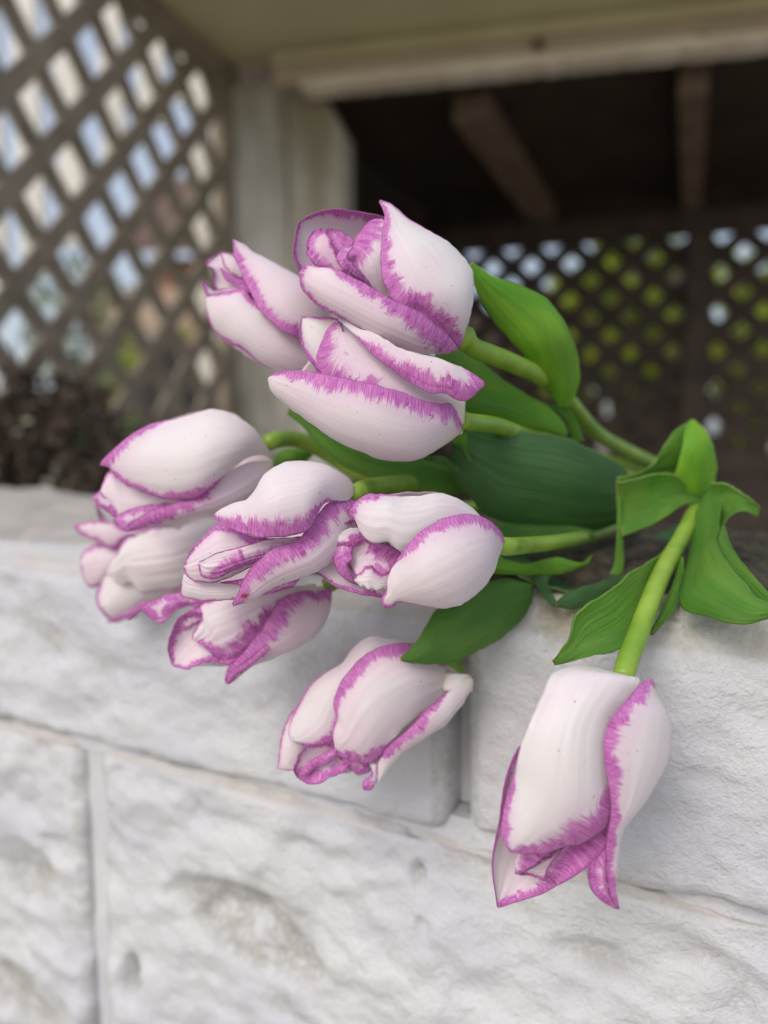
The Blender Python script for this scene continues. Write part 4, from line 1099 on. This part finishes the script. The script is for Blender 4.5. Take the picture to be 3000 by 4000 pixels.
# ---- J: nearest bloom at lower right
t = tulip('nearest tulip hanging alone at lower right on a bright green stem', (2760, 1985, .325)); D = .196; fr = C5
pet(t, patch(fr, [(860, 104), (740, 98), (640, 115), (562, 158), (500, 290), (440, 420), (372, 580), (322, 720), (288, 880), (245, 1020), (210, 1180), (206, 1320), (238, 1395), (262, 1430)],
          [(880, 106), (1000, 142), (1100, 165), (1205, 198), (1150, 300), (1030, 450), (965, 600), (955, 800), (975, 960), (985, 1130), (955, 1262), (860, 1328), (770, 1378), (670, 1388), (530, 1440), (390, 1446), (268, 1432)],
          D, [4, -6, -11, -11, -7, -3], (-58, 52), 1, ([0, 0, 0, 0, 0, .5, 1.8, 2.6, 1.2], [0, 0, 0, 0, 0, 0, 0, 3.5, 7.5, 7, 5.5, 3.6, .8]), wav=.4, rib=.3), pk=.0)
pet(t, patch(fr, [(1278, 190), (1225, 206), (1160, 270), (1085, 360), (970, 510), (942, 620), (936, 720), (950, 850), (982, 1000), (988, 1160), (960, 1330), (948, 1480), (955, 1620), (985, 1750), (1036, 1840)],
          [(1288, 188), (1320, 300), (1385, 420), (1414, 520), (1418, 640), (1400, 770), (1340, 900), (1210, 1110), (1085, 1265), (1048, 1400), (1036, 1560), (1028, 1720), (1048, 1846)],
          D, [-2, -9, -10, -8, -5, -3], (-22, 76), 1, ([2.6, 3.0, 3.6, 3.4, 2.8, 2.2, 2.0, 2.2, 1.2], [0]), wav=.4),
       patch(fr, [(990, 1350), (900, 1440), (832, 1510), (824, 1590), (848, 1700), (925, 1785), (1030, 1842)], [(1000, 1300), (962, 1420), (948, 1560), (960, 1690), (990, 1770), (1036, 1840)],
          D, [-4, -4, -4, -3], (-40, 50), -1, ([3.5, 4, 4, 3.6, 2.5], [1.2, 1.2, 1.2, 1.0])), pk=.08)
pet(t, patch(fr, [(560, 600), (330, 680), (255, 830), (212, 1000), (190, 1180), (150, 1380), (133, 1520), (150, 1680), (171, 1828)],
          [(1000, 900), (1000, 1200), (960, 1400), (870, 1515), (780, 1550), (660, 1632), (560, 1700), (440, 1752), (300, 1796), (178, 1834)],
          D, [12, 12, 12, 9, 8], (-58, 45), -1, ([3, 2.6, 2.2, 2.0, 1.6, .8, .5, .3], [0, 0, 2.2, 3.6, 3.2, 2.4, 1.2]), wav=.4), pk=.12)
pet(t, patch(fr, [(760, 1250), (690, 1350), (600, 1460), (520, 1580), (590, 1664)], [(1010, 1150), (985, 1290), (920, 1430), (830, 1530), (700, 1620), (612, 1670)], D, [4, 3, 4], (-50, 50), -1, ([0, .3, .8, 2], [7, 8, 7, 5]), wav=.5), pk=.35)
pet(t, patch(fr, [(560, 1330), (400, 1400), (318, 1450), (298, 1592)], [(640, 1400), (510, 1470), (430, 1530), (330, 1592)], D, [2, 0, 1], (-45, 45), 1, ([0, 0, .2], [3, 3.5, 1.2]), wav=.5), pk=.1)
pet(t, patch(fr, [(640, 1380), (520, 1470), (400, 1545), (322, 1592)], [(700, 1500), (620, 1560), (540, 1620), (500, 1640), (420, 1605), (330, 1598)], D, [5, 4, 3], (-50, 50), 1, (.4, 1), wav=1.0, rib=.6), pk=.2)
pet(t, patch(fr, [(1000, 150), (600, 160), (380, 600), (260, 1000)], [(1150, 170), (1400, 600), (1200, 1100), (900, 1450)], D, [12, 24, 26, 18], (-70, 70), -1, (0, 0)), pk=.2)
stem(t, fpt(C6, [(935, 2110), (960, 2020), (1010, 1890), (1080, 1700), (1150, 1540), (1230, 1400), (1300, 1260), (1330, 1200)], [.203, .207, .214, .226, .242, .262, .288, .30]) + [(2760, 1985, .325)], .0028)
fr = C6
leaf(t, toned(.95, patch(fr, [(1310, 1215), (1220, 1195), (1192, 1120), (1206, 1050), (1228, 960), (1242, 880), (1268, 818)], [(1345, 1215), (1385, 1150), (1398, 1060), (1388, 970), (1352, 880), (1288, 816)], .283, [6, -2, -5, 0], (-12, 68), 1, (0, 0), wav=.4)),
     toned(.5, patch(fr, [(1222, 1075), (1100, 1082), (1000, 1112), (912, 1126)], [(1280, 815), (1200, 865), (1135, 955), (1088, 1034), (1000, 1080), (905, 1104)], .281, [4, 1, -5, -10], (-45, 20), 1, (0, 0), wav=.3)),
     patch(fr, [(1330, 1230), (1240, 1240), (1150, 1300), (1060, 1350), (930, 1400)], [(1310, 1200), (1190, 1090), (1100, 1085), (1000, 1110), (910, 1128)], .281, [6, 0, -4, -10], (-40, 50), -1, (0, 0), wav=.4),
     patch(fr, [(905, 1112), (908, 1300), (905, 1450), (880, 1570), (800, 1612)], [(922, 1120), (930, 1300), (935, 1450), (930, 1580), (850, 1640)], .268, [2, 2, 2, 2], (-50, 50), 1, (0, 0), wav=.2), tone=.55, label='leaf arched over like a hood, bright yellow green on top')
leaf(t, patch(fr, [(1335, 1190), (1300, 1300), (1275, 1450), (1235, 1620), (1225, 1745), (1350, 1795), (1490, 1832), (1600, 1822), (1740, 1775)],
           [(1395, 1140), (1425, 1230), (1415, 1340), (1400, 1420), (1455, 1525), (1540, 1632), (1620, 1712), (1750, 1765)], .256, [28, 0, -32, -48, -54], (-40, 40), 1, (0, 0), wav=.8),
     patch(fr, [(1390, 1330), (1425, 1352), (1460, 1305), (1530, 1268), (1605, 1300)], [(1375, 1130), (1450, 1136), (1540, 1188), (1590, 1225), (1620, 1250)], .270, [4, 0, -4, -4], (-45, 45), -1, (0, 0), wav=.5),
     patch(fr, [(1432, 1350), (1395, 1420), (1450, 1522), (1540, 1632), (1640, 1735), (1740, 1790)], [(1440, 1345), (1470, 1440), (1560, 1570), (1660, 1680), (1750, 1760)], .248, [10, -12, -32, -46], (-50, 50), 1, (0, 0), wav=.4), tone=.45, label='leaf hanging over the wall edge with its rim curled back')
leaf(t, patch(fr, [(1180, 1440), (1090, 1510), (960, 1590), (830, 1695), (730, 1755), (692, 1810), (670, 1900), (586, 2022)],
           [(1190, 1560), (1120, 1680), (1040, 1820), (985, 1920), (900, 1972), (780, 1992), (680, 2022), (594, 2036)], .222, [34, 14, 2, -2, -2], (-45, 45), -.6, (0, 0), wav=.6), tone=.5)
leaf(t, patch(fr, [(1215, 1500), (1190, 1620), (1130, 1760), (1075, 1880)], [(1232, 1500), (1236, 1620), (1190, 1760), (1082, 1886)], .232, [16, 4, -10], (-40, 50), 1, (0, 0)), tone=.55)
